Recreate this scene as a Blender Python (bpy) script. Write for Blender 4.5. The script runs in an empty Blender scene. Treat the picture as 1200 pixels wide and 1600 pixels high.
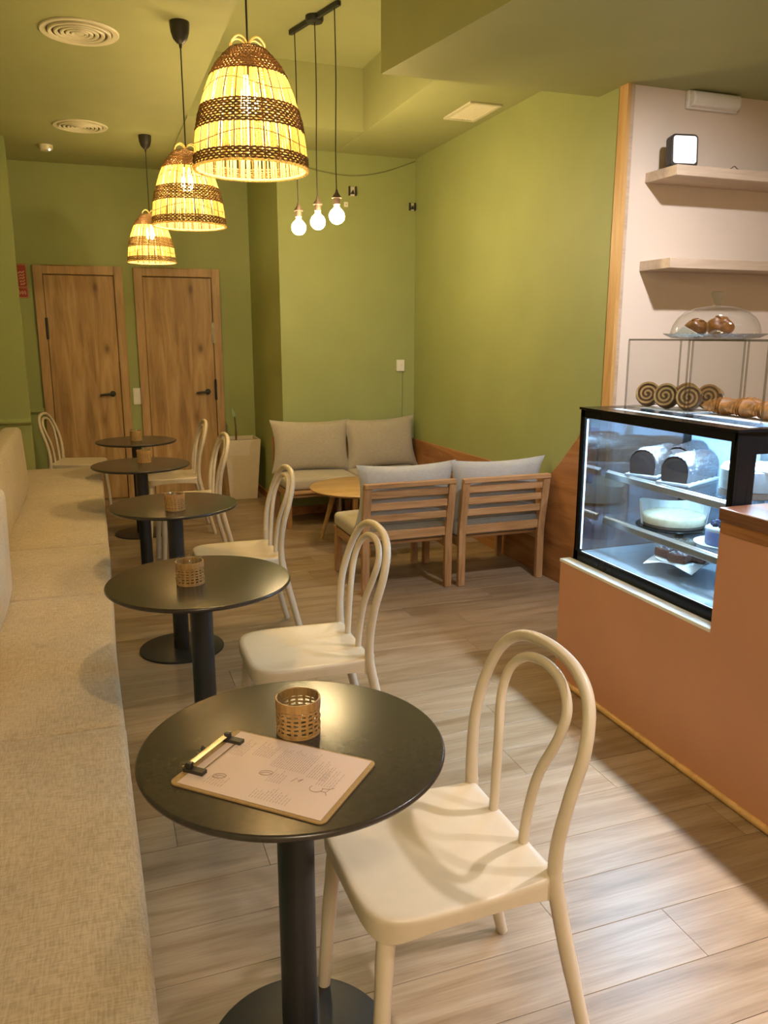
import bpy, math, random
from mathutils import Vector, Matrix
from math import sin, cos, pi, radians
random.seed(7)
S = bpy.context.scene
C = S.collection

# ------------------------------------------------------------------ camera, world, light, exposure
cd = bpy.data.cameras.new('camera'); cam = bpy.data.objects.new('camera', cd); C.objects.link(cam)
cam.location = (0, 0, 1.534); cam.rotation_euler = (radians(90-12.48), 0, radians(-19.82))
cd.sensor_fit = 'VERTICAL'; cd.sensor_height = 36; cd.lens = 1245.6/1600*36
cd.clip_start = .02
S.camera = cam
W = bpy.data.worlds.new('world'); S.world = W; W.use_nodes = True
W.node_tree.nodes['Background'].inputs[0].default_value = (.55, .62, .8, 1)
W.node_tree.nodes['Background'].inputs[1].default_value = .6
S.view_settings.view_transform = 'Standard'; S.view_settings.look = 'None'
S.view_settings.gamma = 1; S.view_settings.use_curve_mapping = False
S.view_settings.exposure = 1.0
S.cycles.transparent_max_bounces = 40
S.cycles.max_bounces = 10
WARM = (1, .70, .32)
P_PENDANT = 360      # emission strength of the bulbs inside the wicker shades
P_CLUSTER = 130
P_SPOT = 20
P_FILL = 27         # warm fill panels added out of view behind the camera
P_CASE = 85.0
SPOTCOL = (1, .94, .98)

# ------------------------------------------------------------------ mesh helpers
class MB:
    def __init__(s): s.v = []; s.f = []
    def add(s, vs, fs, M=None):
        n = len(s.v)
        s.v += [tuple(M @ Vector(p)) if M is not None else tuple(p) for p in vs]
        s.f += [tuple(i+n for i in f) for f in fs]
        return s
    def box(s, x0, x1, y0, y1, z0, z1, M=None):
        v = [(x, y, z) for z in (z0, z1) for y in (y0, y1) for x in (x0, x1)]
        return s.add(v, [(0,2,3,1),(4,5,7,6),(0,1,5,4),(2,6,7,3),(0,4,6,2),(1,3,7,5)], M)
    def prism(s, poly, axis, a, b, M=None):
        # poly: 2D outline, extruded along axis from a to b
        def p(q, t):
            return {'x': (t, q[0], q[1]), 'y': (q[0], t, q[1]), 'z': (q[0], q[1], t)}[axis]
        n = len(poly)
        v = [p(q, a) for q in poly]+[p(q, b) for q in poly]
        return s.add(v, [tuple(range(n-1, -1, -1)), tuple(range(n, 2*n))]+[(i, (i+1) % n, n+(i+1) % n, n+i) for i in range(n)], M)
    def tube(s, pts, r, n=10, closed=False, caps=True, M=None, squash=None):
        pts = [Vector(p) for p in pts]; m = len(pts)
        rs = r if isinstance(r, (list, tuple)) else [r]*m
        def tan(i):
            if closed: t = pts[(i+1) % m]-pts[i-1]
            else: t = pts[min(i+1, m-1)]-pts[max(i-1, 0)]
            return t.normalized() if t.length > 1e-9 else Vector((0, 0, 1))
        t0 = tan(0); up = Vector((0, 0, 1)) if abs(t0.z) < .9 else Vector((1, 0, 0))
        nrm = (up-t0*up.dot(t0)).normalized(); v = []; pt = t0
        for i in range(m):
            t = tan(i); q = pt.rotation_difference(t); nrm = q @ nrm; nrm = (nrm-t*nrm.dot(t)).normalized(); pt = t
            b = t.cross(nrm)
            for k in range(n):
                a = 2*pi*k/n; v.append(pts[i]+nrm*cos(a)*rs[i]+b*sin(a)*rs[i]*(squash or 1))
        f = []
        for i in range(m if closed else m-1):
            j = (i+1) % m
            for k in range(n): f.append((i*n+k, i*n+(k+1) % n, j*n+(k+1) % n, j*n+k))
        if not closed and caps: f += [tuple(range(n-1, -1, -1)), tuple(range((m-1)*n, m*n))]
        return s.add(v, f, M)
    def cyl(s, p, q, r, n=16, r2=None, M=None): return s.tube([p, q], [r, r if r2 is None else r2], n, M=M)
    def lathe(s, prof, n=32, M=None, a0=0, a1=2*pi):
        full = abs(a1-a0-2*pi) < 1e-6; k = n if full else n+1; v = []
        for i in range(k):
            a = a0+(a1-a0)*i/n
            v += [(r*cos(a), r*sin(a), z) for r, z in prof]
        m = len(prof); f = []
        for i in range(n):
            j = (i+1) % k
            for t in range(m-1):
                q = [i*m+t, j*m+t, j*m+t+1, i*m+t+1]
                f.append(tuple(q))
        return s.add(v, f, M)
    def disc_solid(s, r, z0, z1, n=48, b=.003, M=None):
        return s.lathe([(.0001, z0), (r-b, z0), (r, z0+b), (r, z1-b), (r-b, z1), (.0001, z1)], n, M)
    def grid(s, fn, nu, nv, closeu=False, closev=False, M=None):
        v = [fn(i/(nu if closeu else nu-1), j/(nv if closev else nv-1)) for i in range(nu) for j in range(nv)]
        f = []
        for i in range(nu if closeu else nu-1):
            for j in range(nv if closev else nv-1):
                a, b = (i+1) % nu, (j+1) % nv
                f.append((i*nv+j, a*nv+j, a*nv+b, i*nv+b))
        return s.add(v, f, M)
    def sphere(s, c, r, nu=12, nv=8, M=None, sc=(1, 1, 1)):
        prof = [(max(1e-4, r*sin(pi*i/nv)), -r*cos(pi*i/nv)) for i in range(nv+1)]
        T = Matrix.Translation(c) @ Matrix.Diagonal((*sc, 1))
        return s.lathe(prof, nu, (M @ T) if M is not None else T)

def T(x=0, y=0, z=0): return Matrix.Translation((x, y, z))
def R(a, ax): return Matrix.Rotation(a, 4, ax)

def obj(name, mb, mat, parent=None, loc=(0, 0, 0), rotz=0, bevel=0, sharp=40, smooth=True, label=None, sub=0):
    me = bpy.data.meshes.new(name); me.from_pydata(mb.v, [], mb.f); me.update()
    import bmesh
    bm = bmesh.new(); bm.from_mesh(me); bmesh.ops.remove_doubles(bm, verts=bm.verts, dist=1e-5)
    bmesh.ops.recalc_face_normals(bm, faces=bm.faces); bm.to_mesh(me); bm.free()
    if smooth:
        me.shade_smooth(); me.set_sharp_from_angle(angle=radians(sharp))
    me.materials.append(mat)
    o = bpy.data.objects.new(name, me); C.objects.link(o)
    o.location = loc; o.rotation_euler = (0, 0, rotz)
    if parent: o.parent = parent
    if bevel:
        m = o.modifiers.new('b', 'BEVEL'); m.width = bevel; m.segments = 2; m.limit_method = 'ANGLE'; m.angle_limit = radians(50)
    if sub:
        m = o.modifiers.new('s', 'SUBSURF'); m.levels = m.render_levels = sub
    if label: o['label'] = label
    return o
def tag(o, label, cat, group=None):
    o['label'] = label; o['category'] = cat
    if group: o['group'] = group
    return o
def thing(name, label, cat, loc=(0, 0, 0), rotz=0, group=None):
    o = bpy.data.objects.new(name, None); C.objects.link(o); o.empty_display_size = .05
    o.location = loc; o.rotation_euler = (0, 0, rotz)
    return tag(o, label, cat, group)
def struct(name, mb, mat, **k):
    o = obj(name, mb, mat, **k)
    if not o.parent: o['kind'] = 'structure'
    return o
def dup(o, loc=None, rotz=None, label=None):
    def rec(a, par):
        c = a.copy(); C.objects.link(c)
        if par: c.parent = par
        for ch in [x for x in a.children]: rec(ch, c)
        return c
    r = rec(o, None)
    if loc is not None: r.location = loc
    if rotz is not None: r.rotation_euler = (0, 0, rotz)
    if label: r['label'] = label
    return r

# ------------------------------------------------------------------ material helpers
def newmat(name):
    m = bpy.data.materials.new(name); m.use_nodes = True
    nt = m.node_tree; return m, nt, nt.nodes['Principled BSDF']
def coords(nt, scale=(1, 1, 1), rnd=False):
    tc = nt.nodes.new('ShaderNodeTexCoord'); mp = nt.nodes.new('ShaderNodeMapping'); mp.inputs['Scale'].default_value = scale
    src = tc.outputs['Object']
    if rnd:
        oi = nt.nodes.new('ShaderNodeObjectInfo'); ml = nt.nodes.new('ShaderNodeVectorMath'); ml.operation = 'MULTIPLY_ADD'
        ml.inputs[1].default_value = (37, 53, 91); nt.links.new(oi.outputs['Random'], ml.inputs[0]); nt.links.new(src, ml.inputs[2]); src = ml.outputs[0]
    nt.links.new(src, mp.inputs['Vector']); return mp.outputs[0]
def noise(nt, vec, scale, detail=4, rough=.55, dist=0):
    n = nt.nodes.new('ShaderNodeTexNoise'); n.inputs['Scale'].default_value = scale; n.inputs['Detail'].default_value = detail
    n.inputs['Roughness'].default_value = rough; n.inputs['Distortion'].default_value = dist
    nt.links.new(vec, n.inputs['Vector']); return n.outputs['Fac']
def ramp(nt, fac, stops):
    r = nt.nodes.new('ShaderNodeValToRGB'); e = r.color_ramp.elements
    while len(e) < len(stops): e.new(.5)
    for i, (p, c) in enumerate(stops): e[i].position = p; e[i].color = (*c, 1)
    nt.links.new(fac, r.inputs[0]); return r.outputs[0]
def bump(nt, fac, b, strength=.2, dist=.002):
    n = nt.nodes.new('ShaderNodeBump'); n.inputs['Strength'].default_value = strength; n.inputs['Distance'].default_value = dist
    nt.links.new(fac, n.inputs['Height']); nt.links.new(n.outputs[0], b.inputs['Normal'])
def mix(nt, a, b, fac=None, f=.5, mode='MIX'):
    m = nt.nodes.new('ShaderNodeMix'); m.data_type = 'RGBA'; m.blend_type = mode
    if fac is not None: nt.links.new(fac, m.inputs[0])
    else: m.inputs[0].default_value = f
    for k, q in ((6, a), (7, b)):
        if isinstance(q, tuple): m.inputs[k].default_value = (*q, 1)
        else: nt.links.new(q, m.inputs[k])
    return m.outputs[2]
def plain(name, col, rough=.5, metal=0, var=.08, scale=30, bmp=0, bscale=200, spec=.5, coat=0):
    m, nt, b = newmat(name); v = coords(nt)
    c = ramp(nt, noise(nt, v, scale), [(.3, tuple(x*(1-var) for x in col)), (.7, tuple(min(1, x*(1+var)) for x in col))])
    nt.links.new(c, b.inputs['Base Color']); b.inputs['Roughness'].default_value = rough; b.inputs['Metallic'].default_value = metal
    b.inputs['Specular IOR Level'].default_value = spec; b.inputs['Coat Weight'].default_value = coat
    if bmp: bump(nt, noise(nt, v, bscale, 3), b, bmp)
    return m
def wood(name, c1, c2, c3, axis=0, rough=.5, scale=1, rnd=False, knots=False, bmp=.08, contrast=1):
    m, nt, b = newmat(name)
    sc = [9*scale]*3; sc[axis] = .9*scale; v = coords(nt, tuple(sc), rnd)
    a = noise(nt, v, 1.6, 6, .6, .8); fine = [90*scale]*3; fine[axis] = 3*scale
    v2 = coords(nt, tuple(fine), rnd); g = noise(nt, v2, 1.5, 3)
    c = ramp(nt, a, [(.32, c1), (.5, c2), (.68, c3)])
    c = mix(nt, c, ramp(nt, g, [(.3, (.62, .6, .56)), (.65, (1, 1, 1))]), f=.5*contrast, mode='MULTIPLY')
    if knots:
        ks = [4.2]*3; ks[axis] = 2.0; kv = coords(nt, tuple(ks), rnd)
        vo = nt.nodes.new('ShaderNodeTexVoronoi'); vo.inputs['Scale'].default_value = 1.0; nt.links.new(kv, vo.inputs['Vector'])
        k = ramp(nt, vo.outputs['Distance'], [(.03, (.22, .16, .12)), (.12, (.8, .76, .7)), (.22, (1, 1, 1))])
        c = mix(nt, c, k, f=.85, mode='MULTIPLY')
    if rnd:
        oi = nt.nodes.new('ShaderNodeObjectInfo')
        c = mix(nt, c, ramp(nt, oi.outputs['Random'], [(0, (.84, .82, .79)), (.5, (.98, .97, .96)), (1, (1.0, .98, .97))]), f=1, mode='MULTIPLY')
    nt.links.new(c, b.inputs['Base Color']); b.inputs['Roughness'].default_value = rough
    bump(nt, g, b, bmp, .001); return m
def emit(name, col, s):
    m, nt, b = newmat(name); b.inputs['Base Color'].default_value = (.9, .9, .9, 1)
    b.inputs['Emission Color'].default_value = (*col, 1); b.inputs['Emission Strength'].default_value = s; return m
def glass(name, tint=(.97, .98, .98), refl=1.0, rough=.01, bmp=0, bscale=40, base=0.0):
    # thin clear sheet: transparent with a Fresnel reflection
    m = bpy.data.materials.new(name); m.use_nodes = True; nt = m.node_tree; nt.nodes.clear()
    o = nt.nodes.new('ShaderNodeOutputMaterial'); mx = nt.nodes.new('ShaderNodeMixShader')
    t = nt.nodes.new('ShaderNodeBsdfTransparent'); t.inputs[0].default_value = (*tint, 1)
    g = nt.nodes.new('ShaderNodeBsdfGlossy'); g.inputs['Roughness'].default_value = rough
    fr = nt.nodes.new('ShaderNodeFresnel')
    ge = nt.nodes.new('ShaderNodeNewGeometry'); io = nt.nodes.new('ShaderNodeMath'); io.operation = 'MULTIPLY_ADD'   # same reflection from both sides of the sheet
    io.inputs[1].default_value = 1/1.45-1.45; io.inputs[2].default_value = 1.45
    nt.links.new(ge.outputs['Backfacing'], io.inputs[0]); nt.links.new(io.outputs[0], fr.inputs[0])
    ml = nt.nodes.new('ShaderNodeMath'); ml.operation = 'MULTIPLY_ADD'; ml.inputs[1].default_value = refl; ml.inputs[2].default_value = base; ml.use_clamp = True
    nt.links.new(fr.outputs[0], ml.inputs[0]); nt.links.new(ml.outputs[0], mx.inputs[0]); nt.links.new(t.outputs[0], mx.inputs[1])
    nt.links.new(g.outputs[0], mx.inputs[2]); nt.links.new(mx.outputs[0], o.inputs[0])
    if bmp:
        v = coords(nt); n = nt.nodes.new('ShaderNodeBump'); n.inputs['Strength'].default_value = bmp; n.inputs['Distance'].default_value = .01
        nt.links.new(noise(nt, v, bscale, 4, .7, 1.5), n.inputs['Height']); nt.links.new(n.outputs[0], g.inputs['Normal']); nt.links.new(n.outputs[0], fr.inputs['Normal'])
    return m
def fabric(name, c1, c2, scale=260, rough=.9, bmp=.3, blotch=.12):
    m, nt, b = newmat(name)
    a = noise(nt, coords(nt, (1, .12, 1)), scale, 3); d = noise(nt, coords(nt, (.12, 1, 1)), scale, 3)
    w = mix(nt, a, d, f=.5); bl = noise(nt, coords(nt), 6, 5)
    c = ramp(nt, w, [(.38, c1), (.6, c2)])
    c = mix(nt, c, ramp(nt, bl, [(.3, (1-blotch,)*3), (.7, (1, 1, 1))]), f=1, mode='MULTIPLY')
    nt.links.new(c, b.inputs['Base Color']); b.inputs['Roughness'].default_value = rough
    b.inputs['Specular IOR Level'].default_value = .2
    b.inputs['Sheen Weight'].default_value = .15
    bump(nt, w, b, bmp, .0015); return m

M = {}
M['green'] = plain('sage_green_paint', (.305, .345, .130), .6, var=.04, scale=3, bmp=.05, bscale=160)
M['ceilgreen'] = plain('green_ceiling_paint', (.35, .365, .16), .7, var=.04, scale=3, bmp=.05, bscale=160)
M['white_wall'] = plain('warm_white_paint', (.72, .62, .51), .6, var=.02, scale=3, bmp=.04, bscale=150)
M['terracotta'] = plain('terracotta_paint', (.55, .27, .16), .55, var=.05, scale=3, bmp=.04, bscale=150)
M['plank'] = wood('greige_oak_plank', (.225, .15, .085), (.305, .222, .142), (.365, .28, .192), 0, .38, rnd=True, scale=1.1, bmp=.05)
M['subfloor'] = plain('dark_joint', (.20, .145, .10), .8)
M['door'] = wood('knotty_oak_door', (.30, .165, .06), (.44, .265, .105), (.55, .36, .17), 2, .45, knots=True, contrast=.8)
M['doorframe'] = wood('oak_door_frame', (.36, .21, .085), (.46, .285, .125), (.54, .35, .17), 2, .45)
M['plywood'] = wood('orange_plywood', (.27, .105, .03), (.38, .165, .052), (.47, .225, .085), 1, .4, knots=True, contrast=.6)
M['acacia_x'] = wood('acacia_x', (.36, .19, .075), (.50, .29, .13), (.60, .375, .19), 0, .45, rnd=True, scale=1.5)
M['acacia_z'] = wood('acacia_z', (.33, .17, .07), (.46, .265, .12), (.56, .345, .17), 2, .45, rnd=True, scale=1.5)
M['acacia_y'] = wood('acacia_y', (.33, .17, .07), (.46, .265, .12), (.56, .345, .17), 1, .45, rnd=True, scale=1.5)
M['tabletop_wood'] = wood('honey_oak_top', (.42, .25, .09), (.52, .33, .13), (.6, .4, .18), 0, .35)
M['shelf_wood'] = wood('pale_oak_shelf', (.47, .36, .25), (.56, .44, .32), (.62, .5, .38), 0, .5, contrast=.6)
M['trim_wood'] = wood('pine_trim', (.5, .28, .09), (.6, .36, .13), (.68, .43, .18), 2, .45, contrast=.6)
M['worktop'] = wood('dark_walnut_worktop', (.12, .045, .02), (.19, .08, .038), (.26, .12, .06), 1, .3)
M['black_top'] = plain('black_tabletop', (.040, .033, .027), .235, var=.15, scale=60, bmp=.06, bscale=350)
M['black_metal'] = plain('black_powder_coat', (.018, .018, .02), .42, var=.1, scale=80, bmp=.05, bscale=500)
M['black_gloss'] = plain('black_gloss', (.008, .009, .011), .2, var=.1, spec=.12)
M['black_plastic'] = plain('black_plastic', (.03, .026, .022), .45)
M['brown_socket'] = plain('brown_socket', (.09, .06, .05), .4)
M['cream'] = plain('cream_plastic', (.60, .51, .38), .42, var=.03, scale=20, bmp=.03, bscale=600)
M['white_plastic'] = plain('white_plastic', (.78, .76, .7), .4, var=.02)
M['cream_metal'] = plain('cream_grille', (.66, .62, .45), .45, var=.04)
M['linen'] = fabric('beige_linen', (.41, .325, .215), (.57, .47, .34))
M['pinklinen'] = fabric('pale_linen', (.56, .5, .44), (.70, .64, .58))
M['taupe'] = fabric('taupe_canvas', (.36, .31, .23), (.45, .40, .31), 320, blotch=.05)
M['greyfab'] = fabric('grey_canvas', (.42, .42, .40), (.52, .52, .50), 320, blotch=.05)  # taupe canvas with the grey of cool light put into its colour
M['bamboo'] = wood('bamboo_strip', (.36, .19, .065), (.48, .28, .10), (.58, .36, .15), 2, .45, scale=6)
M['chrome'] = plain('chrome', (.75, .72, .68), .15, metal=1, var=.05)
M['brass'] = plain('clip_metal', (.70, .67, .60), .25, metal=1, var=.05)
M['alu'] = plain('brushed_aluminium', (.62, .66, .7), .28, metal=1, var=.05)
M['hardboard'] = plain('hardboard', (.40, .25, .10), .55, var=.12, scale=180)
M['paper'] = plain('pale_pink_paper', (.74, .58, .53), .6, var=.02, scale=10)
M['ink'] = plain('brown_ink', (.28, .18, .15), .7)
M['faint_ink'] = plain('faint_ink', (.46, .35, .32), .7)
M['whitepaper'] = plain('white_paper', (.82, .82, .8), .6, var=.02)
M['glass'] = glass('clear_glass', base=.03)
M['caseglass'] = glass('case_glass', (.95, .97, .98), .9)
M['endglass'] = glass('end_glass', (.6, .68, .75), 1.2, base=.22)
M['acrylic'] = glass('acrylic_sheet', (.985, .987, .987), .7, .03)
M['acryledge'] = glass('acrylic_edge', (.74, .73, .72), 1.0, .12, base=.06)
def filmmat():
    m = glass('cling_film', (.98, .985, .99), 1.2, .12, bmp=.8, bscale=60); nt = m.node_tree
    mx = [n for n in nt.nodes if n.type == 'MIX_SHADER'][0]; old = mx.inputs[0].links[0].from_socket
    cr = ramp(nt, noise(nt, coords(nt, (25, 6, 40)), 2.2, 5, .65, 1.2), [(.50, (0, 0, 0)), (.56, (.55, .55, .55)), (.60, (.03, .03, .03)), (.66, (.6, .6, .6)), (.72, (.1, .1, .1))])
    ad = nt.nodes.new('ShaderNodeMath'); ad.operation = 'ADD'; ad.use_clamp = True
    nt.links.new(old, ad.inputs[0]); nt.links.new(cr, ad.inputs[1]); nt.links.new(ad.outputs[0], mx.inputs[0]); return m
M['film'] = filmmat()
M['dome'] = glass('dome_glass', (.97, .975, .97), 1.1, .01, base=.01)
M['knobglass'] = glass('knob_glass', (.80, .80, .76), 1.5, .05, bmp=.5, bscale=60, base=.08)
M['deck'] = plain('grey_steel_deck', (.50, .56, .62), .25, var=.05, metal=.4)
M['caseback'] = plain('case_back_panel', (.25, .31, .40), .3, var=.1)
M['led'] = emit('cool_led', (.40, .72, 1), P_CASE*3)
M['led_top'] = emit('cool_led_top', (.50, .80, 1), 5.0)
M['led_line'] = emit('cool_led_line', (.55, .8, 1), 1.6)
M['bulb_in'] = emit('pendant_bulb_glow', WARM, P_PENDANT)
M['bulb_out'] = emit('filament_bulb_glow', (1, .72, .36), P_CLUSTER)
M['spot'] = emit('spot_disc_glow', SPOTCOL, 8)
M['ledwhite'] = emit('detector_light', (1, .95, .8), 4)
M['lampface'] = emit('floodlight_diffuser', (1, 1, .97), .22)
M['red'] = plain('red_sign', (.34, .045, .03), .5)
M['signcream'] = plain('sign_cream', (.62, .36, .24), .5)
M['dough'] = plain('pretzel_dough', (.38, .22, .085), .4, var=.25, scale=60, coat=.3)
M['choc'] = plain('dark_chocolate', (.085, .036, .018), .35, var=.3, scale=60)
M['croissant'] = plain('croissant_crust', (.27, .115, .026), .5, var=.5, scale=45, bmp=.3, bscale=90, coat=.05)
M['bun'] = plain('glazed_bun', (.20, .08, .018), .35, var=.5, scale=30, bmp=.3, bscale=60, coat=.15)
M['loaf'] = plain('chocolate_loaf', (.07, .042, .036), .4, var=.4, scale=70, bmp=.3, bscale=120)
M['loafcut'] = plain('loaf_crumb', (.022, .010, .008), .9, var=.3, scale=90, bmp=.5, bscale=160)
M['sponge'] = plain('cheesecake_cream', (.70, .60, .40), .6, var=.12, scale=50, bmp=.3, bscale=90)
M['crust'] = plain('cheesecake_side', (.62, .48, .28), .7, var=.2, scale=70, bmp=.3, bscale=120)
M['bluecake'] = plain('berry_mousse', (.16, .20, .42), .35, var=.15)
M['darkberry'] = plain('dark_berries', (.035, .03, .07), .25)
M['icing'] = plain('white_icing', (.55, .56, .57), .5, var=.04, bmp=.4, bscale=60)
M['greycake'] = plain('pale_cake_layer', (.26, .27, .29), .7, var=.1, bmp=.3)
M['crumbbase'] = plain('biscuit_base', (.12, .08, .06), .8, var=.3, scale=100, bmp=.4)
M['brownie'] = plain('brownie', (.16, .075, .055), .7, var=.35, scale=90, bmp=.5, bscale=120)
M['leafgreen'] = plain('leaf_green', (.22, .32, .12), .5)
M['stick'] = plain('brown_stem', (.12, .07, .03), .7)
M['soil'] = plain('dark_soil', (.05, .035, .025), .95, bmp=.6, bscale=80)
M['cord'] = plain('dark_cord', (.03, .024, .018), .6)
M['wallcord'] = plain('painted_cord', (.19, .21, .09), .6)
def wicker(name, col, tr, rough=.6):
    m, nt, b = newmat(name); nt.nodes.remove(b); o = nt.nodes['Material Output']
    d = nt.nodes.new('ShaderNodeBsdfDiffuse'); t = nt.nodes.new('ShaderNodeBsdfTranslucent'); mx = nt.nodes.new('ShaderNodeMixShader'); mx.inputs[0].default_value = tr
    c = ramp(nt, noise(nt, coords(nt), 140, 3), [(.3, tuple(x*.75 for x in col)), (.7, tuple(min(1, x*1.2) for x in col))])
    nt.links.new(c, d.inputs[0]); nt.links.new(c, t.inputs[0]); nt.links.new(d.outputs[0], mx.inputs[1]); nt.links.new(t.outputs[0], mx.inputs[2]); nt.links.new(mx.outputs[0], o.inputs[0])
    return m
M['cane'] = wicker('pale_cane', (.86, .72, .42), .55)
M['seagrass'] = wicker('brown_seagrass', (.27, .18, .095), .22)
M['wire'] = plain('wicker_wire', (.14, .07, .02), .6)

# ------------------------------------------------------------------ room shell
XL, XR, YB, YA, YW, ZC, ZR, ZB = -.80, 2.70, 7.98, 6.70, 3.79, 3.005, 3.42, 2.80
floor = struct('floor', MB().box(-1.0, 5.0, -3.2, YB+.2, -.12, -.006), M['subfloor'])
pw, pl = .182, 1.22; pm = MB().prism([(0, -.006), (0, -.0006), (.0008, 0), (pw-.0024, 0), (pw-.0016, -.0006), (pw-.0016, -.006)], 'x', 0, pl-.0016)
cutm = {}
y = .62; row = 0
while y < YB-.02:
    off = [0, .47, .83, .24, .61, 1.02, .36][row % 7]+.11*((row*5) % 3); x = -.25-off
    while x < (2.72 if y > 2.7 else 1.95):
        xe = min(x+pl, 2.74); ye = min(y+pw, YB)
        if xe-x > .02 and xe > -.1:
            key = (round(xe-x, 3), round(ye-y, 3))
            if key not in cutm:
                w_ = ye-y
                mb = MB().prism([(0, -.006), (0, -.0006), (.0008, 0), (w_-.0024, 0), (w_-.0016, -.0006), (w_-.0016, -.006)], 'x', 0, xe-x-.0016)
                o = obj('plank', mb, M['plank'], floor, (x, y, 0), smooth=False); cutm[key] = o.data
            else:
                o = bpy.data.objects.new('plank', cutm[key]); C.objects.link(o); o.parent = floor; o.location = (x, y, 0)
        x += pl
    y += pw; row += 1

struct('wall_back', MB().box(-1.0, 1.5, YB, YB+.15, 0, 3.5), M['green'])
struct('wall_side', MB().box(1.5, 1.62, YA, YB+.15, 0, 3.5), M['green'])
struct('wall_alcove', MB().box(1.62, XR+.15, YA, YA+.15, 0, 3.5), M['green'])
struct('wall_right', MB().box(XR, XR+.12, YW+.07, YA, 0, 3.5), M['green'])
struct('wall_left', MB().box(-1.0, XL, -3.2, YB, 0, 3.5), M['green'])
struct('wall_return', MB().box(XL, -.503, 7.06, 7.16, 0, 3.2), M['green'])
struct('wall_shelf', MB().box(XR+.02, 5.0, YW+.001, YW+.12, 0, 3.2), M['white_wall'])
struct('wall_far_right', MB().box(4.6, 4.75, -3.2, YW, 0, 3.5), M['white_wall'])
struct('wall_front', MB().box(-1.0, 5.0, -3.35, -3.2, 0, 3.5), M['white_wall'])
# ceiling: low left part, raised recess in the middle, soffit to the right, lower bulkhead above the counter
ce = struct('ceiling', MB().box(-1.0, .737, -3.2, YB+.1, ZC, 3.6), M['ceilgreen'])
obj('recess_panel', MB().box(.737, 2.5, -3.2, 6.0, ZR, 3.6), M['ceilgreen'], ce)
obj('far_soffit', MB().box(.737, 2.0, 6.0, YB+.1, ZC-.01, ZR), M['ceilgreen'], ce)
obj('right_soffit', MB().box(2.0, XR+.1, 4.0, YA+.1, ZC-.015, ZR), M['ceilgreen'], ce)
dx = -.18   # the bulkhead's left side runs slightly askew
bl = [(1.453, 4.075), (2.78, 4.04), (5.0, 4.04), (5.0, -3.2), (1.453+.18*7.2, -3.2)]
obj('bulkhead', MB().prism(bl, 'z', ZB, 3.6), M['ceilgreen'], ce)
# dado rail on the return and by the door, skirting, plywood panel on the right wall, pine trim
dado = [(0, .825), (-.012, .829), (-.018, .84), (-.03, .846), (-.03, .858), (-.018, .864), (-.014, .876), (0, .88)]
struct('trim_dado', MB().prism([(7.06+a, b) for a, b in dado], 'x', XL, -.497), M['green'])
struct('trim_dado_back', MB().prism([(YB+a, b+.005) for a, b in dado], 'x', XL, -.437), M['green'])
struct('baseboard_side', MB().box(1.488, 1.5, YA, YB, 0, .07), M['plywood'])
struct('baseboard_alcove', MB().box(1.5, XR, YA-.012, YA, 0, .07), M['plywood'])
ply = [(YA-.002, 0), (YA-.002, .625), (6.3, .63), (5.2, .642), (4.45, .635), (4.37, .65), (4.24, .755), (4.06, .93), (3.98, 1.02), (YW+.07, 1.02), (YW+.07, 0)]
pn = struct('trim_plywood', MB().prism(ply, 'x', XR-.018, XR), M['plywood'], bevel=.002)
struct('trim_pine', MB().box(XR-.004, XR+.020, YW-.012, YW+.06, 0, ZB), M['trim_wood'])
struct('trim_corner', MB().box(XR+.020, XR+.045, YW-.006, YW+.02, 0, ZB), M['shelf_wood'])

# doors
def door(n, x0, x1, hinge):
    # x0..x1: outer edges of the frame on the back wall
    fw = .075; z1 = 2.145
    d = bpy.data.objects.new(n, None); C.objects.link(d); d.location = (x0, YB, 0); d['kind'] = 'structure'
    w = x1-x0
    obj('door_frame', MB().box(0, fw, -.028, .0, 0, z1).box(w-fw, w, -.028, 0, 0, z1).box(fw, w-fw, -.028, 0, z1-fw, z1), M['doorframe'], d, bevel=.003)
    obj('door_leaf', MB().box(fw+.007, w-fw-.007, -.012, -.001, .006, z1-fw-.008), M['door'], d, bevel=.001)
    obj('joint_shadow', MB().box(fw, w-fw, -.0009, -.0003, 0, z1-fw), M['stick'], d)
    hx = w-fw-.08
    lf = [c for c in d.children if c.name.startswith('door_leaf')][0]
    h = obj('door_handle', MB().cyl((hx, -.012, 1.0), (hx, -.022, 1.0), .027, 24).cyl((hx, -.02, 1.0), (hx, -.06, 1.0), .010, 12)
        .tube([(hx+.005, -.058, 1.0), (hx-.06, -.06, .998), (hx-.115, -.058, .992)], [.011, .010, .009], 12), M['black_metal'], lf)
    kx = fw+.004 if hinge == 'l' else w-fw-.004
    for kz in ([1.50] if hinge == 'l' else [1.46, .92]):
        obj('hinge', MB().cyl((kx, -.03, kz), (kx, -.03, kz+(.19 if hinge == 'l' else .2)), .008, 10).box(kx-.012, kx+.012, -.0285, -.024, kz, kz+.19), M['black_metal'] if kz != 1.46 else M['chrome'], d)
    return d
door('door_1', -.435, .321, 'l')
door('door_2', .416, 1.20, 'r')

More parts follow.
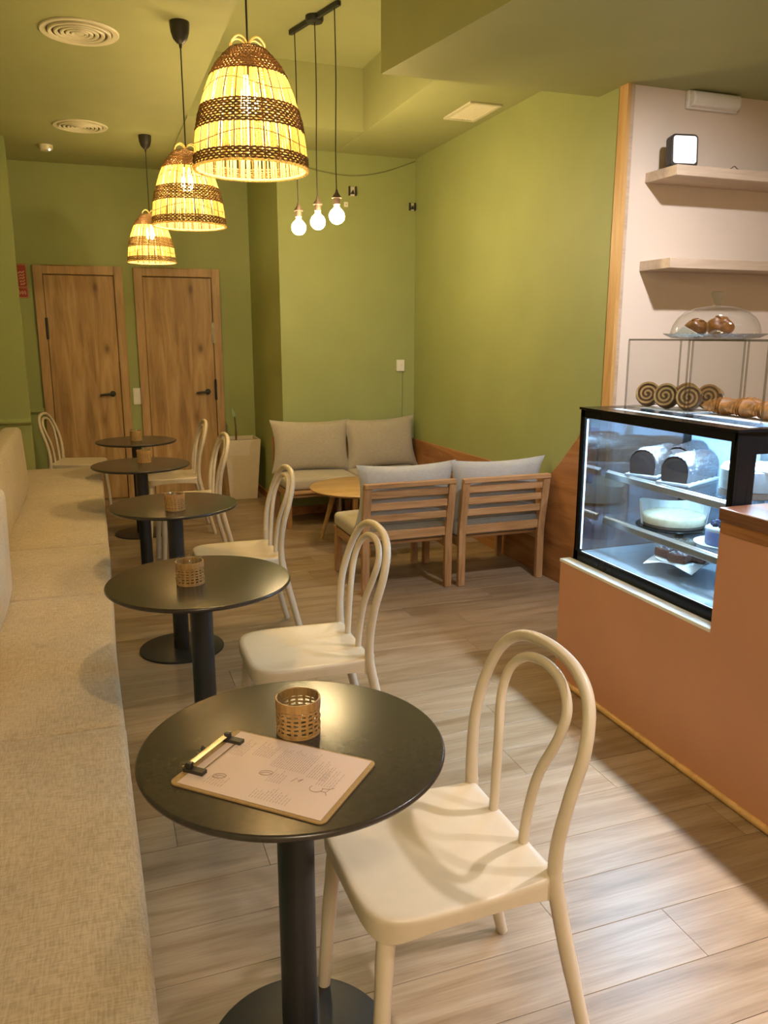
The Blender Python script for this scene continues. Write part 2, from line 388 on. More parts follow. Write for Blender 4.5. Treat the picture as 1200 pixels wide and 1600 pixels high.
# ------------------------------------------------------------------ bench along the left wall
bb = thing('bench', 'long built-in bench carrying the beige linen seat cushions along left wall', 'bench', (0, 0, 0))
obj('bench_base', MB().box(XL+.004, -.03, .70, 7.05, 0, .337), M['green'], bb)
obj('backboard', MB().box(XL+.004, -.66, .70, 7.05, .337, .80), M['plywood'], bb)
def pad(sx, sy, sz, r, puff, nx=14, ny=20, seed=0):
    rnd = random.Random(seed); ph = [rnd.random()*6 for _ in range(6)]
    mb = MB()
    def mapp(p):
        p = Vector((p[0]*sx/2, p[1]*sy/2, p[2]*sz/2))
        inner = Vector((sx/2-r, sy/2-r, sz/2-r)); c = Vector([max(-inner[i], min(inner[i], p[i])) for i in range(3)])
        d = p-c
        if d.length > 1e-6: p = c+d.normalized()*r if d.length > 0 else p
        u, v = p.x/(sx/2), p.y/(sy/2)
        k = max(0, (1-u**4))*max(0, (1-v**4))
        p.z += (puff*k+.0035*k*(sin(4*p.x+9*p.y+ph[0])+sin(11*p.x-5*p.y+ph[1])))*(1 if p.z > 0 else .2)
        p.x += .004*sin(3.5*p.y+ph[2])*abs(u); return tuple(p)
    def steps(n, L, rr):
        e = [-1+2*t for t in [0, rr/L*.15, rr/L*.35, rr/L*.6, rr/L]]
        q = [e[-1]+(-2*e[-1])*i/n for i in range(1, n)]
        return e+q+[-t for t in reversed(e)]
    X, Y, Z = steps(nx, sx, r), steps(ny, sy, r), steps(2, sz, r)
    for s_ in (-1, 1):
        mb.grid(lambda a, b: mapp((X[round(a*(len(X)-1))], Y[round(b*(len(Y)-1))], s_)), len(X), len(Y))
        mb.grid(lambda a, b: mapp((X[round(a*(len(X)-1))], s_, Z[round(b*(len(Z)-1))])), len(X), len(Z))
        mb.grid(lambda a, b: mapp((s_, Y[round(a*(len(Y)-1))], Z[round(b*(len(Z)-1))])), len(Y), len(Z))
    return mb
seams = [.80, 2.205, 3.473, 4.335, 5.735, 7.05]
seat_labels = ['nearest beige linen seat cushion of the wall bench, beside the table with the menu',
    'second beige bench seat cushion from the camera, beside the second black table',
    'short middle beige bench seat cushion beside the third black table',
    'beige bench seat cushion between short middle cushion and the farthest one',
    'farthest beige bench seat cushion, ending at the green return wall']
for i in range(5):
    a, b = seams[i], seams[i+1]; w_ = .66+(.012 if i == 0 else 0)
    xr = .020 if i == 0 else .011
    o = obj('seat_cushion', pad(w_, b-a-.004, .125, .022, .007, seed=i), M['linen'], None, (xr-w_/2, (a+b)/2, .34+.0625-.002), sharp=60)
    tag(o, seat_labels[i], 'cushion', 'bench seat cushions')
def slab_cushion(name, y0, y1, h, xb, xt, th, mat, seed, lab):
    L = y1-y0; mb = pad(h, L, th, .035, .02, 10, 16, seed)
    lean = math.atan2(xb-xt, h)
    # local x is up the cushion, z is out of its face
    Mx = T(xb-th/2-.004, (y0+y1)/2, .458) @ R(-lean, 'Y') @ Matrix(((0, 0, 1, 0), (0, 1, 0, 0), (1, 0, 0, h/2), (0, 0, 0, 1)))
    m2 = MB(); m2.add(mb.v, mb.f, Mx)
    o = obj(name, m2, mat, None, sharp=60); tag(o, lab, 'cushion', 'bench back cushions'); return o
slab_cushion('back_cushion', 3.72, 6.14, .45, -.478, -.50, .13, M['linen'], 31, 'long beige linen back cushion standing against the left wall on the bench')
slab_cushion('back_cushion', 2.45, 3.60, .47, -.385, -.375, .13, M['pinklinen'], 32, 'pale back cushion at the left picture edge, in front of long beige back cushion')

# ------------------------------------------------------------------ cafe tables
def make_table(loc, lab):
    t = thing('cafe_table', lab, 'table', loc, 0, 'round black cafe tables')
    obj('tabletop', MB().lathe([(.0001, .722), (.285, .722), (.297, .726), (.302, .732), (.302, .736), (.2995, .7395), (.296, .740), (.0001, .740)], 96), M['black_top'], t, sharp=50)
    obj('column', MB().lathe([(.0001, .010), (.038, .010), (.038, .715), (.0001, .715)], 32).box(-.11, .11, -.02, .02, .712, .723).box(-.02, .02, -.11, .11, .712, .723), M['black_metal'], t)
    obj('foot_plate', MB().lathe([(.0001, 0), (.205, 0), (.206, .003), (.205, .008), (.200, .010), (.0001, .0125)], 72), M['black_metal'], t)
    return t
TP = [(.321, 1.425), (.2845, 2.606), (.323, 3.888), (.2456, 5.215), (.279, 6.439)]
tl = ['round black pedestal table nearest the camera, carrying the clipboard menu', 'second round black pedestal table from the camera, beside the second chair',
      'third round black pedestal table from the camera, in the middle of the row', 'fourth round black pedestal table from the camera, just before the farthest one', 'farthest round black pedestal table, standing in front of the doors']
tab = make_table((*TP[0], 0), tl[0])
for p, l in zip(TP[1:], tl[1:]): dup(tab, (*p, 0), 0, l)

# candle holders: glass in a woven bamboo sleeve
def make_candle(loc, lab):
    t = thing('candle_holder', lab, 'candle holder', loc, 0, 'woven candle holders on the tables')
    r, h = .0435, .076; weave = MB(); n = 18
    for i in range(n):
        a = 2*pi*i/n; s_ = 1 if i % 2 else -1
        pts = [(z, (r+.0011*s_*(1 if k % 2 else -1))) for k, z in enumerate([.003, .013, .022, .031, .040, .049, .058])]
        wd = .0029
        v = []; 
        for z, rr in pts:
            for da, dr in ((-wd/r, 0), (wd/r, 0), (wd/r, .0008), (-wd/r, .0008)): v.append(((rr+dr)*cos(a+da), (rr+dr)*sin(a+da), z))
        f = []
        for k in range(len(pts)-1):
            for q in range(4): f.append((k*4+q, k*4+(q+1) % 4, k*4+4+(q+1) % 4, k*4+4+q))
        weave.add(v, f)
    for k, z in enumerate([.008, .0175, .0265, .0355, .0445, .0535]):
        sg = 1 if k % 2 else -1
        def ring(u, w_):
            a = 2*pi*u; rr = r-.0011*sg*cos(n*a/2*1.0)+.0004
            q = [(-.0024, 0), (.0024, 0), (.0024, .0008), (-.0024, .0008)][round(w_*4) % 4]
            return ((rr+q[1])*cos(a), (rr+q[1])*sin(a), z+q[0])
        weave.grid(ring, 80, 4, True, True)
    o = obj('woven_sleeve', weave, M['bamboo'], t, sharp=30)
    obj('top_band', MB().lathe([(r-.001, .058), (r+.0022, .058), (r+.0026, .066), (r+.002, h), (r-.001, h), (r-.001, .058)], 48), M['bamboo'], t)
    obj('bottom_band', MB().lathe([(r-.002, .0005), (r+.0018, .0005), (r+.0018, .004), (r-.002, .004), (r-.002, .0005)], 48), M['bamboo'], t)
    obj('glass_cup', MB().lathe([(.0001, .001), (.038, .001), (.040, .004), (.0405, .085), (.0395, .087), (.0385, .085), (.0378, .008), (.0001, .006)], 48), M['glass'], t)
    return t
CP = [(.345, 1.475), (.252, 2.575), (.317, 3.755), (.272, 5.30), (.280, 6.45)]
cl = ['woven bamboo candle holder with glass cup beside the clipboard menu', 'woven bamboo candle holder on second table from the camera', 'woven bamboo candle holder on third table from the camera', 'woven bamboo candle holder on fourth table from the camera', 'woven bamboo candle holder on the farthest black table by the doors']
cn = make_candle((*CP[0], .740), cl[0])
for i, (p, l) in enumerate(zip(CP[1:], cl[1:])): dup(cn, (*p, .740), .6*i+.4, l)

# clipboard with the menu
cb = thing('clipboard', 'brown hardboard clipboard with metal clip lying on the nearest table', 'clipboard', (.264, 1.329, .7402), radians(-43.3))
# local x along the length (clip end at -x), y across
bw, bl_ = .218, .318
def rrect(w, h, r, n=5):
    p = []
    for cx, cy, a0 in ((w/2-r, h/2-r, 0), (-w/2+r, h/2-r, 90), (-w/2+r, -h/2+r, 180), (w/2-r, -h/2+r, 270)):
        p += [(cx+r*cos(radians(a0+90*i/n)), cy+r*sin(radians(a0+90*i/n))) for i in range(n+1)]
    return p
obj('board', MB().prism(rrect(bl_, bw, .014), 'z', 0, .004), M['hardboard'], cb, bevel=.0008)
cm = MB().tube([(-.150, -.060, .016), (-.150, .060, .016)], .0032, 10).tube([(-.122, -.058, .0072), (-.122, .058, .0072)], .0014, 8)
cm.prism([(-.153, .0185), (-.149, .0195), (-.141, .0175), (-.141, .0165), (-.149, .0170)], 'y', -.052, .052)
obj('clip', cm, M['brass'], cb)
for s_ in (-1, 1):
    obj('clip_pad', MB().box(-.156, -.112, s_*.062-.008, s_*.062+.008, .0045, .012).box(-.152, -.14, s_*.062-.005, s_*.062+.005, .010, .022), M['black_plastic'], cb, bevel=.001)
obj('rivet', MB().sphere((-.160, 0, .015), .005), M['black_plastic'], cb)
mn = thing('menu_sheet', 'pale pink printed menu sheet held on the hardboard clipboard', 'menu', (.264, 1.329, .7446), radians(-43.3))
obj('sheet', MB().box(-.143, .150, -.1035, .1035, 0, .0006), M['paper'], mn)
pr = MB(); ic = MB(); rr_ = random.Random(3)
def textblock(x0, x1, y0, y1, step, fill):
    x = x0
    while x < x1:
        y = y0; ln = y0+(y1-y0)*rr_.uniform(fill, 1)
        while y < ln:
            w_ = rr_.uniform(.004, .012); pr.box(x, x+.0013, y, min(y+w_, ln), .0006, .00075); y += w_+.0022
        x += step
# lines of print run across the sheet
textblock(-.115, -.085, .02, .085, .0052, .5); textblock(-.072, -.035, .035, .09, .0052, .6)
textblock(-.02, .055, .012, .09, .0048, .75); textblock(.062, .10, .005, .075, .0052, .6)
textblock(-.10, -.06, -.085, -.045, .006, .4); textblock(.0, .028, -.035, .015, .0055, .6)
textblock(.0, .075, -.09, -.045, .006, .4); textblock(.09, .125, -.01, .05, .0055, .5)
obj('printed_lines', pr, M['faint_ink'], mn, smooth=False)['kind'] = 'stuff'
def stroke(pts): ic.tube([(x, y, .0009) for x, y in pts], .0005, 4)
def arc(cx, cy, rx, ry, a0, a1, rot=0, n=14):
    q = []
    for i in range(n+1):
        a = radians(a0+(a1-a0)*i/n); px_, py_ = rx*cos(a), ry*sin(a); c_, s_ = cos(radians(rot)), sin(radians(rot)); q.append((cx+px_*c_-py_*s_, cy+px_*s_+py_*c_))
    return q
def drawing(*strokes):
    global ic
    ic = MB()
    for st in strokes: stroke(st)
    obj('line_drawing', ic, M['ink'], mn)['kind'] = 'stuff'
for cx, cy in ((-.085, -.055), (-.012, -.012)):
    drawing(arc(cx, cy, .013, .008, 200, 520, 20), arc(cx+.002, cy-.003, .010, .004, 190, 350, 20), [(cx-.012, cy-.006), (cx+.002, cy+.003), (cx+.012, cy+.001)])
drawing([(.045, -.02), (.05, -.005), (.056, -.012), (.062, -.004), (.058, -.016)])
drawing(arc(.098, -.022, .012, .010, 150, 390), [(.108, -.018), (.122, -.014), (.119, -.026), (.108, -.026)], [(.122, -.014), (.128, -.008)], [(.119, -.026), (.124, -.034)])

# ------------------------------------------------------------------ chairs (bentwood style, cream plastic). local: faces -x, width along y
def spl(pts, n=8):
    P = [Vector(p) for p in pts]; out = []
    for i in range(len(P)-1):
        p0, p1, p2, p3 = P[max(i-1, 0)], P[i], P[i+1], P[min(i+2, len(P)-1)]
        for k in range(n):
            t = k/n; out.append(.5*((2*p1)+(-p0+p2)*t+(2*p0-5*p1+4*p2-p3)*t*t+(-p0+3*p1-3*p2+p3)*t**3))
    out.append(P[-1]); return out
def make_chair(loc, rz, lab):
    t = thing('bistro_chair', lab, 'chair', loc, rz, 'cream bistro chairs')
    # seat: rounded trapezoid with a soft dish and a skirt that arches between the legs
    def outline(a):
        c_, s_ = cos(a), sin(a); e = .42 if c_ < 0 else .42-.22*min(1, c_*3)
        x = (.200 if c_ > 0 else .212)*abs(c_)**e*(1 if c_ > 0 else -1); y = .204*abs(s_)**e*(1 if s_ > 0 else -1)
        y *= 1-.04*(x/.195) if x > 0 else 1
        return x, y
    n = 72; mb = MB()
    def seat(u, v):
        a = 2*pi*u; x, y = outline(a); rim = max(abs(x), abs(y))
        ring = [(0.0001, .452), (.25, .4525), (.5, .454), (.75, .4575), (.9, .461), (.965, .4615), (.99, .459), (1.0, .454), (1.0, .446)]
        if v < .7:
            k = round(v*13); s_, z = ring[min(k, 8)]
            flare = .013*max(0, cos(a)*1.0)**2*(abs(sin(2*a))**2)
            return (x*s_, y*s_, z+flare*s_**4)
        corner = abs(sin(2*a))**1.5
        k = round(v*13)-9   # 0..4
        z = [.436, .424-.020*corner, .424-.020*corner, .440, .444][k]; s_ = [1.0, .992, .94, .93, .0001][k]
        return (x*s_, y*s_, z)
    mb.grid(seat, n, 14, True, False)
    obj('seat', mb, M['cream'], t, sharp=60)
    for sy in (-1, 1):
        obj('front_leg', MB().tube(spl([(-.164, sy*.157, .438), (-.170, sy*.160, .39), (-.185, sy*.174, .2), (-.198, sy*.181, .0)], 6), [.021]*4+[.019]*5+[.0175]*4+[.016]*4+[.0145, .0145], 14), M['cream'], t)
        obj('rear_leg', MB().tube(spl([(.1905, sy*.185, .474), (.193, sy*.185, .43), (.230, sy*.188, .26), (.295, sy*.192, .0)], 6), [.0156, .0158, .0160, .0163, .0166, .0168]+[.017]*8+[.0155]*3+[.0145, .014], 14), M['cream'], t)
    hoop = [(.190, -.184, .450), (.190, -.188, .53), (.204, -.201, .64), (.233, -.202, .74), (.258, -.170, .820), (.272, -.102, .863), (.276, 0, .876)]
    full = hoop+[(x, -y, z) for x, y, z in reversed(hoop[:-1])]
    hp = spl(full, 6); obj('back_hoop', MB().tube(hp, [.0134+.0022*max(0, min(1, (.62-p.z)/.15)) for p in hp], 14), M['cream'], t)
    h2 = [(.185, -.066, .45), (.191, -.070, .53), (.204, -.086, .63), (.226, -.117, .72), (.246, -.116, .782), (.259, -.072, .824), (.264, 0, .838)]
    f2 = h2+[(x, -y, z) for x, y, z in reversed(h2[:-1])]
    obj('inner_hoop', MB().tube(spl(f2, 6), .0112, 12), M['cream'], t)
    return t
CH = [(.618, 1.405, 0.02), (.630, 2.60, -.02), (.625, 3.945, 0), (.545, 5.47, .03), (.53, 6.42, 0), (-.165, 7.42, pi-.24)]
chl = ['cream bistro chair nearest the camera, tucked at the table with the menu', 'cream bistro chair at the second black table, seat fully in view', 'cream bistro chair at the third black table, before the lounge corner',
       'cream bistro chair at the fourth black table, its hoop overlapping the white planter', 'cream bistro chair at the farthest black table, its hoop against the right door', 'cream bistro chair beyond the end of the bench, facing right before left door']
c0 = make_chair((CH[0][0], CH[0][1], 0), CH[0][2], chl[0])
for (x, y, a), l in zip(CH[1:], chl[1:]): dup(c0, (x, y, 0), a, l)

# ------------------------------------------------------------------ wicker pendant lamps
ZS = .875
PROF = [(0, .187), (.04, .1845), (.085, .181), (.125, .176), (.17, .1675), (.21, .157), (.26, .143), (.31, .124), (.345, .105), (.375, .082), (.40, .058)]
def prad(z):
    z = z/ZS
    PROF_R = .97
    for (a, ra), (b, rb) in zip(PROF, PROF[1:]):
        if z <= b: return PROF_R*(ra+(rb-ra)*(z-a)/(b-a))
    return PROF_R*PROF[-1][1]
def make_pendant(loc, zc, lab):
    t = thing('pendant_lamp', lab, 'lamp', loc, 0, 'wicker pendant lamps'); rn = random.Random(5)
    H = zc-loc[2]
    obj('ceiling_cup', MB().lathe([(.0001, H), (.047, H), (.0475, H-.012), (.044, H-.045), (.034, H-.075), (.016, H-.094), (.008, H-.098), (.006, H-.115), (.0001, H-.115)], 28), M['black_plastic'], t)
    obj('cord', MB().cyl((0, 0, .30), (0, 0, H-.10), .0032, 8), M['cord'], t)
    cane = MB(); dark = MB(); N = 120
    for i in range(N):
        a = 2*pi*i/N+rn.uniform(-.012, .012); sk = rn.uniform(-.03, .03); rc = rn.uniform(.0026, .0038)
        pts = [((prad(z)-.003)*cos(a+sk*z*2), (prad(z)-.003)*sin(a+sk*z*2), z) for z in [ZS*q for q in (.004, .045, .085, .125, .168, .21, .26, .312)]]
        (dark if i % 5 == 1 else cane).tube(pts, rc if i % 5 != 1 else .0021, 4, caps=False)
    obj('cane_ribs', cane, M['cane'], t, smooth=True, sharp=80)
    obj('dark_ribs', dark, M['wire'], t, smooth=True, sharp=80)
    def band(z0, z1, step, rr):
        b = MB(); z = z0; k = 0
        while z <= z1:
            def ring(u, v, k=k, z=z):
                a = 2*pi*u; R_ = prad(z)+.0018*cos(52*a+(pi if k % 2 else 0))+.0006*sin(7*a+k)
                q = 2*pi*v
                return ((R_+rr*.8*cos(q))*cos(a), (R_+rr*.8*cos(q))*sin(a), z+rr*sin(q)+.0011*cos(52*a+(pi if k % 2 else 0)+.6)+.0005*sin(5*a+k*2))
            b.grid(ring, 156, 5, True, True); z += step; k += 1
        return b
    obj('lower_band', band(.006, .038, .0072, .0031), M['seagrass'], t, sharp=80)
    obj('middle_band', band(.112, .182, .0072, .0031), M['seagrass'], t, sharp=80)
    obj('top_band', band(.273, .352, .0070, .0033), M['seagrass'], t, sharp=80)
    def rim(u, v):
        a = 2*pi*u; R_ = .1785+.003*cos(60*a); q = 2*pi*v
        return ((R_+.005*cos(q))*cos(a), (R_+.005*cos(q))*sin(a), .002+.006*sin(q))
    obj('bottom_rim', MB().grid(rim, 180, 6, True, True), M['cane'], t, sharp=80)
    w_ = MB()
    for zc_, am, ph in ((.075, .012, .5), (.229, .014, 2.2)):
        w_.tube([((prad(zc_+am*sin(3*q+ph))+.001)*cos(q), (prad(zc_+am*sin(3*q+ph))+.001)*sin(q), zc_+am*sin(3*q+ph)) for q in [2*pi*i/90 for i in range(90)]], .0011, 4, True)
    obj('binding_wire', w_, M['wire'], t)
    l = MB()
    for s_ in (-1, 1):
        for d in (-.012, .012):
            l.tube(spl([(s_*.052, d, .348), (s_*.05, d*1.2, .370), (s_*.030, d*1.5, .386), (s_*.010, d*1.2, .378), (-s_*.004, d, .352)], 6), .0026, 6)
    obj('handle_loops', l, M['cane'], t)
    s_ = obj('socket', MB().lathe([(.0001, .345), (.012, .345), (.019, .33), (.02, .275), (.0001, .275)], 16), M['black_plastic'], t)
    obj('bulb', MB().lathe([(.0001, .165), (.018, .170), (.028, .185), (.031, .202), (.028, .222), (.019, .245), (.014, .275), (.0001, .275)], 12), M['bulb_in'], s_)
    return t
PZ = [(.528, 2.72, 2.051), (.515, 4.33, 2.073), (.499, 6.70, 2.088)]
p0 = make_pendant(PZ[0], ZC, 'largest and nearest wicker pendant lamp with two dark woven bands')
def pendant_copy(loc, lab):
    o = dup(p0, loc, 0, lab)
    for ch in o.children:
        if ch.name.startswith(('ceiling_cup', 'cord')): ch.location.z = PZ[0][2]-loc[2]
pendant_copy(PZ[1], 'middle wicker pendant lamp of the three, with pale loops on top')
pendant_copy(PZ[2], 'smallest farthest wicker pendant lamp, hanging before the doors')
pendant_copy((.53, -1.4, 2.09), 'wicker pendant lamp behind the camera, farthest from the doors')  # extra pendant out of view, added for its warm light

# cluster of three bare filament bulbs on a bar in the ceiling recess
bc = thing('bulb_cluster', 'black ceiling bar with three bare filament bulbs on long dark cords', 'lamp', (1.42, 5.16, ZR))
BP = [(1.349, 5.40, 2.229), (1.42, 5.18, 2.240), (1.476, 4.945, 2.247)]
lo = Vector((1.42, 5.16, ZR))
L_ = [Vector(b)-lo for b in BP]
d = (L_[2]-L_[0]).normalized(); d.z = 0
a_, b_ = L_[0]-d*.02, L_[2]+d*.02
ang = math.atan2(d.y, d.x)
obj('ceiling_bar', MB().box(-.29, .29, -.012, .012, -.03, -.004, T((a_.x+b_.x)/2, (a_.y+b_.y)/2, 0) @ R(ang, 'Z')), M['black_metal'], bc, bevel=.002)
obj('ceiling_rose', MB().lathe([(.0001, 0), (.055, 0), (.055, -.022), (.048, -.034), (.0001, -.036)], 32, T(L_[1].x, L_[1].y, 0)), M['black_metal'], bc)
for k, p in enumerate(L_):
    q = T(p.x, p.y, p.z)
    obj('cord', MB().tube(spl([(p.x, p.y, -.03), (p.x+.004, p.y, -.4), (p.x-.003, p.y, -.8), (p.x, p.y, p.z+.12)], 5), .0035, 8), M['cord'], bc)
    so = obj('socket', MB().lathe([(.0001, .155), (.006, .155), (.010, .135), (.030, .108), (.031, .104), (.021, .103), (.021, .066), (.0001, .066)], 24, q), M['brown_socket'], bc)
    obj('bulb', MB().lathe([(.014, .072), (.0145, .055), (.022, .044), (.036, .031), (.0455, .013), (.0475, 0), (.043, -.021), (.030, -.037), (.014, -.0455), (.0001, -.0475)], 24, q), M['bulb_out'], so)

# ------------------------------------------------------------------ ceiling fittings
def round_vent(loc, lab):
    t = thing('ceiling_diffuser', lab, 'vent', loc, 0, 'round ceiling diffusers')
    for k, (r, dz, w_) in enumerate(((.188, -.004, .020), (.150, -.012, .011), (.120, -.012, .011), (.092, -.012, .011), (.066, -.012, .011), (.042, -.012, .010))):
        obj('ring', MB().lathe([(r, 0), (r, dz), (r-.004, dz-.004), (r-w_*1.5, dz-.001), (r-w_*1.5-.002, dz+.004), (r-.006, -.0005)] , 48), M['cream_metal'], t)
    obj('centre_plate', MB().lathe([(.024, -.008), (.022, -.012), (.0001, -.013)], 32), M['cream_metal'], t)
    obj('duct_backing', MB().lathe([(.0001, -.0006), (.175, -.0006)], 40), M['subfloor'], t)
    return t
v0 = round_vent((.062, 4.625, ZC), 'larger round cream ceiling diffuser near the top left corner')
dup(v0, (.046, 6.565, ZC), 0, 'smaller round cream ceiling diffuser above the doors')
sd = thing('smoke_detector', 'small pale smoke detector with a lit dot on the left ceiling', 'detector', (-.22, 7.29, ZC))
obj('body', MB().lathe([(.0001, 0), (.055, 0), (.054, -.02), (.042, -.04), (.0001, -.043)], 28), M['cream_metal'], sd)
obj('light', MB().sphere((.028, -.03, -.036), .008), M['ledwhite'], sd)
gv = thing('ceiling_grille', 'rectangular pale slatted air grille in the right ceiling soffit', 'vent', (2.5, 5.21, ZC-.015))
obj('frame', MB().box(-.115, .115, -.21, -.185, -.012, 0).box(-.115, .115, .185, .21, -.012, 0).box(-.115, -.09, -.185, .185, -.012, 0).box(.09, .115, -.185, .185, -.012, 0), M['cream_metal'], gv, bevel=.002)
for i in range(9):
    obj('slat', MB().box(-.008, .008, -.185, .185, -.001, .001, T(-.08+.02*i, 0, -.006) @ R(.5, 'Y')), M['cream_metal'], gv)
obj('backing', MB().box(-.09, .09, -.185, .185, -.001, -.0004), M['stick'], gv)
el = thing('emergency_light', 'white emergency light box fixed at the top of the white wall', 'light', (3.23, YW-.001, 2.755))
obj('base', MB().box(-.165, .165, -.025, 0, -.045, .045), M['white_plastic'], el, bevel=.006)
obj('cover', MB().prism([(-.024, -.04), (-.055, -.034), (-.065, -.015), (-.065, .015), (-.055, .034), (-.024, .04)], 'x', -.155, .155), M['white_plastic'], el, bevel=.006)

# ------------------------------------------------------------------ fittings on the walls
sg = thing('safety_sign', 'red safety sign with pale flame strokes beside the left door', 'sign', (-.505, YB, 1.86))
obj('plate', MB().box(-.075, .02, -.004, 0, 0, .29), M['red'], sg)
sm = MB()
for x0, x1, z0, z1 in ((-.07, .016, .282, .285), (-.07, .016, .094, .097), (-.07, .016, .084, .087), (-.07, .016, .004, .007), (.0145, .017, .004, .087), (.0145, .017, .094, .285)): sm.box(x0, x1, -.0052, -.0038, z0, z1)
for k in range(5): sm.tube(spl([(-.05+.004*k, -.0045, .21-.025*k), (-.032, -.0045, .222-.025*k), (-.016, -.0045, .216-.025*k), (.001, -.0045, .232-.025*k)], 4), .0055, 5, squash=.3)
for k, x in enumerate((-.052, -.030, -.008)): sm.tube([(x, -.0045, .035), (x-.006, -.0045, .050), (x+.002, -.0045, .062), (x+.009, -.0045, .048), (x+.005, -.0045, .030)], .0035, 5, squash=.3)
obj('pictogram', sm, M['signcream'], sg)
sw = thing('switch_plate', 'cream double wall switch between the two wooden doors', 'switch', (.383, YB, .97))
obj('plate', MB().box(-.036, .036, -.009, 0, -.078, .078), M['white_plastic'], sw, bevel=.003)
for z in (-.036, .036): obj('rocker', MB().box(-.026, .026, -.013, -.008, z-.029, z+.029), M['white_plastic'], sw, bevel=.002)
th_ = thing('wall_thermostat', 'small white wall control with thin cable on the alcove wall', 'switch', (2.565, YA, 1.275))
obj('box', MB().box(-.036, .036, -.02, 0, -.05, .05), M['white_plastic'], th_, bevel=.004)
obj('button', MB().cyl((.008, -.019, .005), (.008, -.0225, .005), .007, 12), M['cream_metal'], th_)
obj('cable', MB().tube([(.022, -.003, -.05), (.024, -.003, -.2), (.022, -.003, -.4), (.026, -.003, -.6)], .003, 6), M['wallcord'], th_)
def bracket(loc, k, lab):
    t = thing('wall_bracket', lab, 'bracket', loc, 0)
    obj('plate', MB().box(-.033*k, .033*k, -.006, 0, -.036*k, .036*k), M['cream_metal'], t, bevel=.002)
    obj('clamp', MB().box(-.033*k, -.022*k, -.03, -.005, -.036*k, .036*k).box(.022*k, .033*k, -.03, -.005, -.036*k, .036*k).prism([(-.016*k, -.022*k), (.016*k, -.022*k), (.006*k, .012*k)], 'y', -.02, -.005), M['black_metal'], t)
    return t
bracket((2.132, YA, 2.70), 1, 'small black and cream wall bracket right of the bare bulbs')
bracket((2.665, YA, 2.605), .85, 'small dark wall bracket in the alcove corner near the ceiling')
ws = thing('wall_sensor', 'tiny cream sensor below the wall bracket beside the bulbs', 'sensor', (2.078, YA, 2.595))
obj('box', MB().box(-.017, .017, -.012, 0, -.02, .02), M['white_plastic'], ws, bevel=.003)
obj('dot', MB().sphere((0, -.012, 0), .004), M['stick'], ws)
tag(obj('hanging_wire', MB().tube(spl([(1.52, YA-.008, 2.93), (1.75, YA-.008, 2.86), (2.1, YA-.008, 2.82), (2.4, YA-.008, 2.865), (2.692, YA-.008, 2.97)], 8), .0045, 6), M['wallcord']),
    'thin dark wire sagging across the top of the alcove wall', 'wire')

# ------------------------------------------------------------------ planter in the far corner
pl_ = thing('planter', 'tall tapered white square planter standing right of the right door', 'planter', (1.28, 7.64, 0))
def frus(h0, h1, z0, z1, t_):
    def sq(h, z): return [(-h, -h, z), (h, -h, z), (h, h, z), (-h, h, z)]
    v = sq(h0, z0)+sq(h1, z1)+sq(h1-t_, z1)+sq(h1-t_-.005, z1-.05)
    f = [(0, 3, 2, 1)]
    for a in (0, 4, 8):
        f += [(a+i, a+(i+1) % 4, a+4+(i+1) % 4, a+4+i) for i in range(4)]
    return MB().add(v, f)
obj('pot', frus(.13, .172, 0, .575, .014), M['cream'], pl_, bevel=.004)
obj('soil', MB().box(-.145, .145, -.145, .145, .50, .54), M['soil'], pl_)
obj('stem', MB().tube(spl([(-.03, .02, .53), (-.028, .02, .66), (-.036, .025, .78)], 5), [.010]*5+[.007]*5+[.004], 8), M['stick'], pl_)
obj('leaf', MB().grid(lambda u, v: (-.036+(.016*sin(pi*min(1, u*1.02)))*(v-.5)*2*1-.02*u*u, .025+.02*u, .74+.12*u+.006*abs(v-.5)), 9, 4), M['leafgreen'], pl_, sub=1)

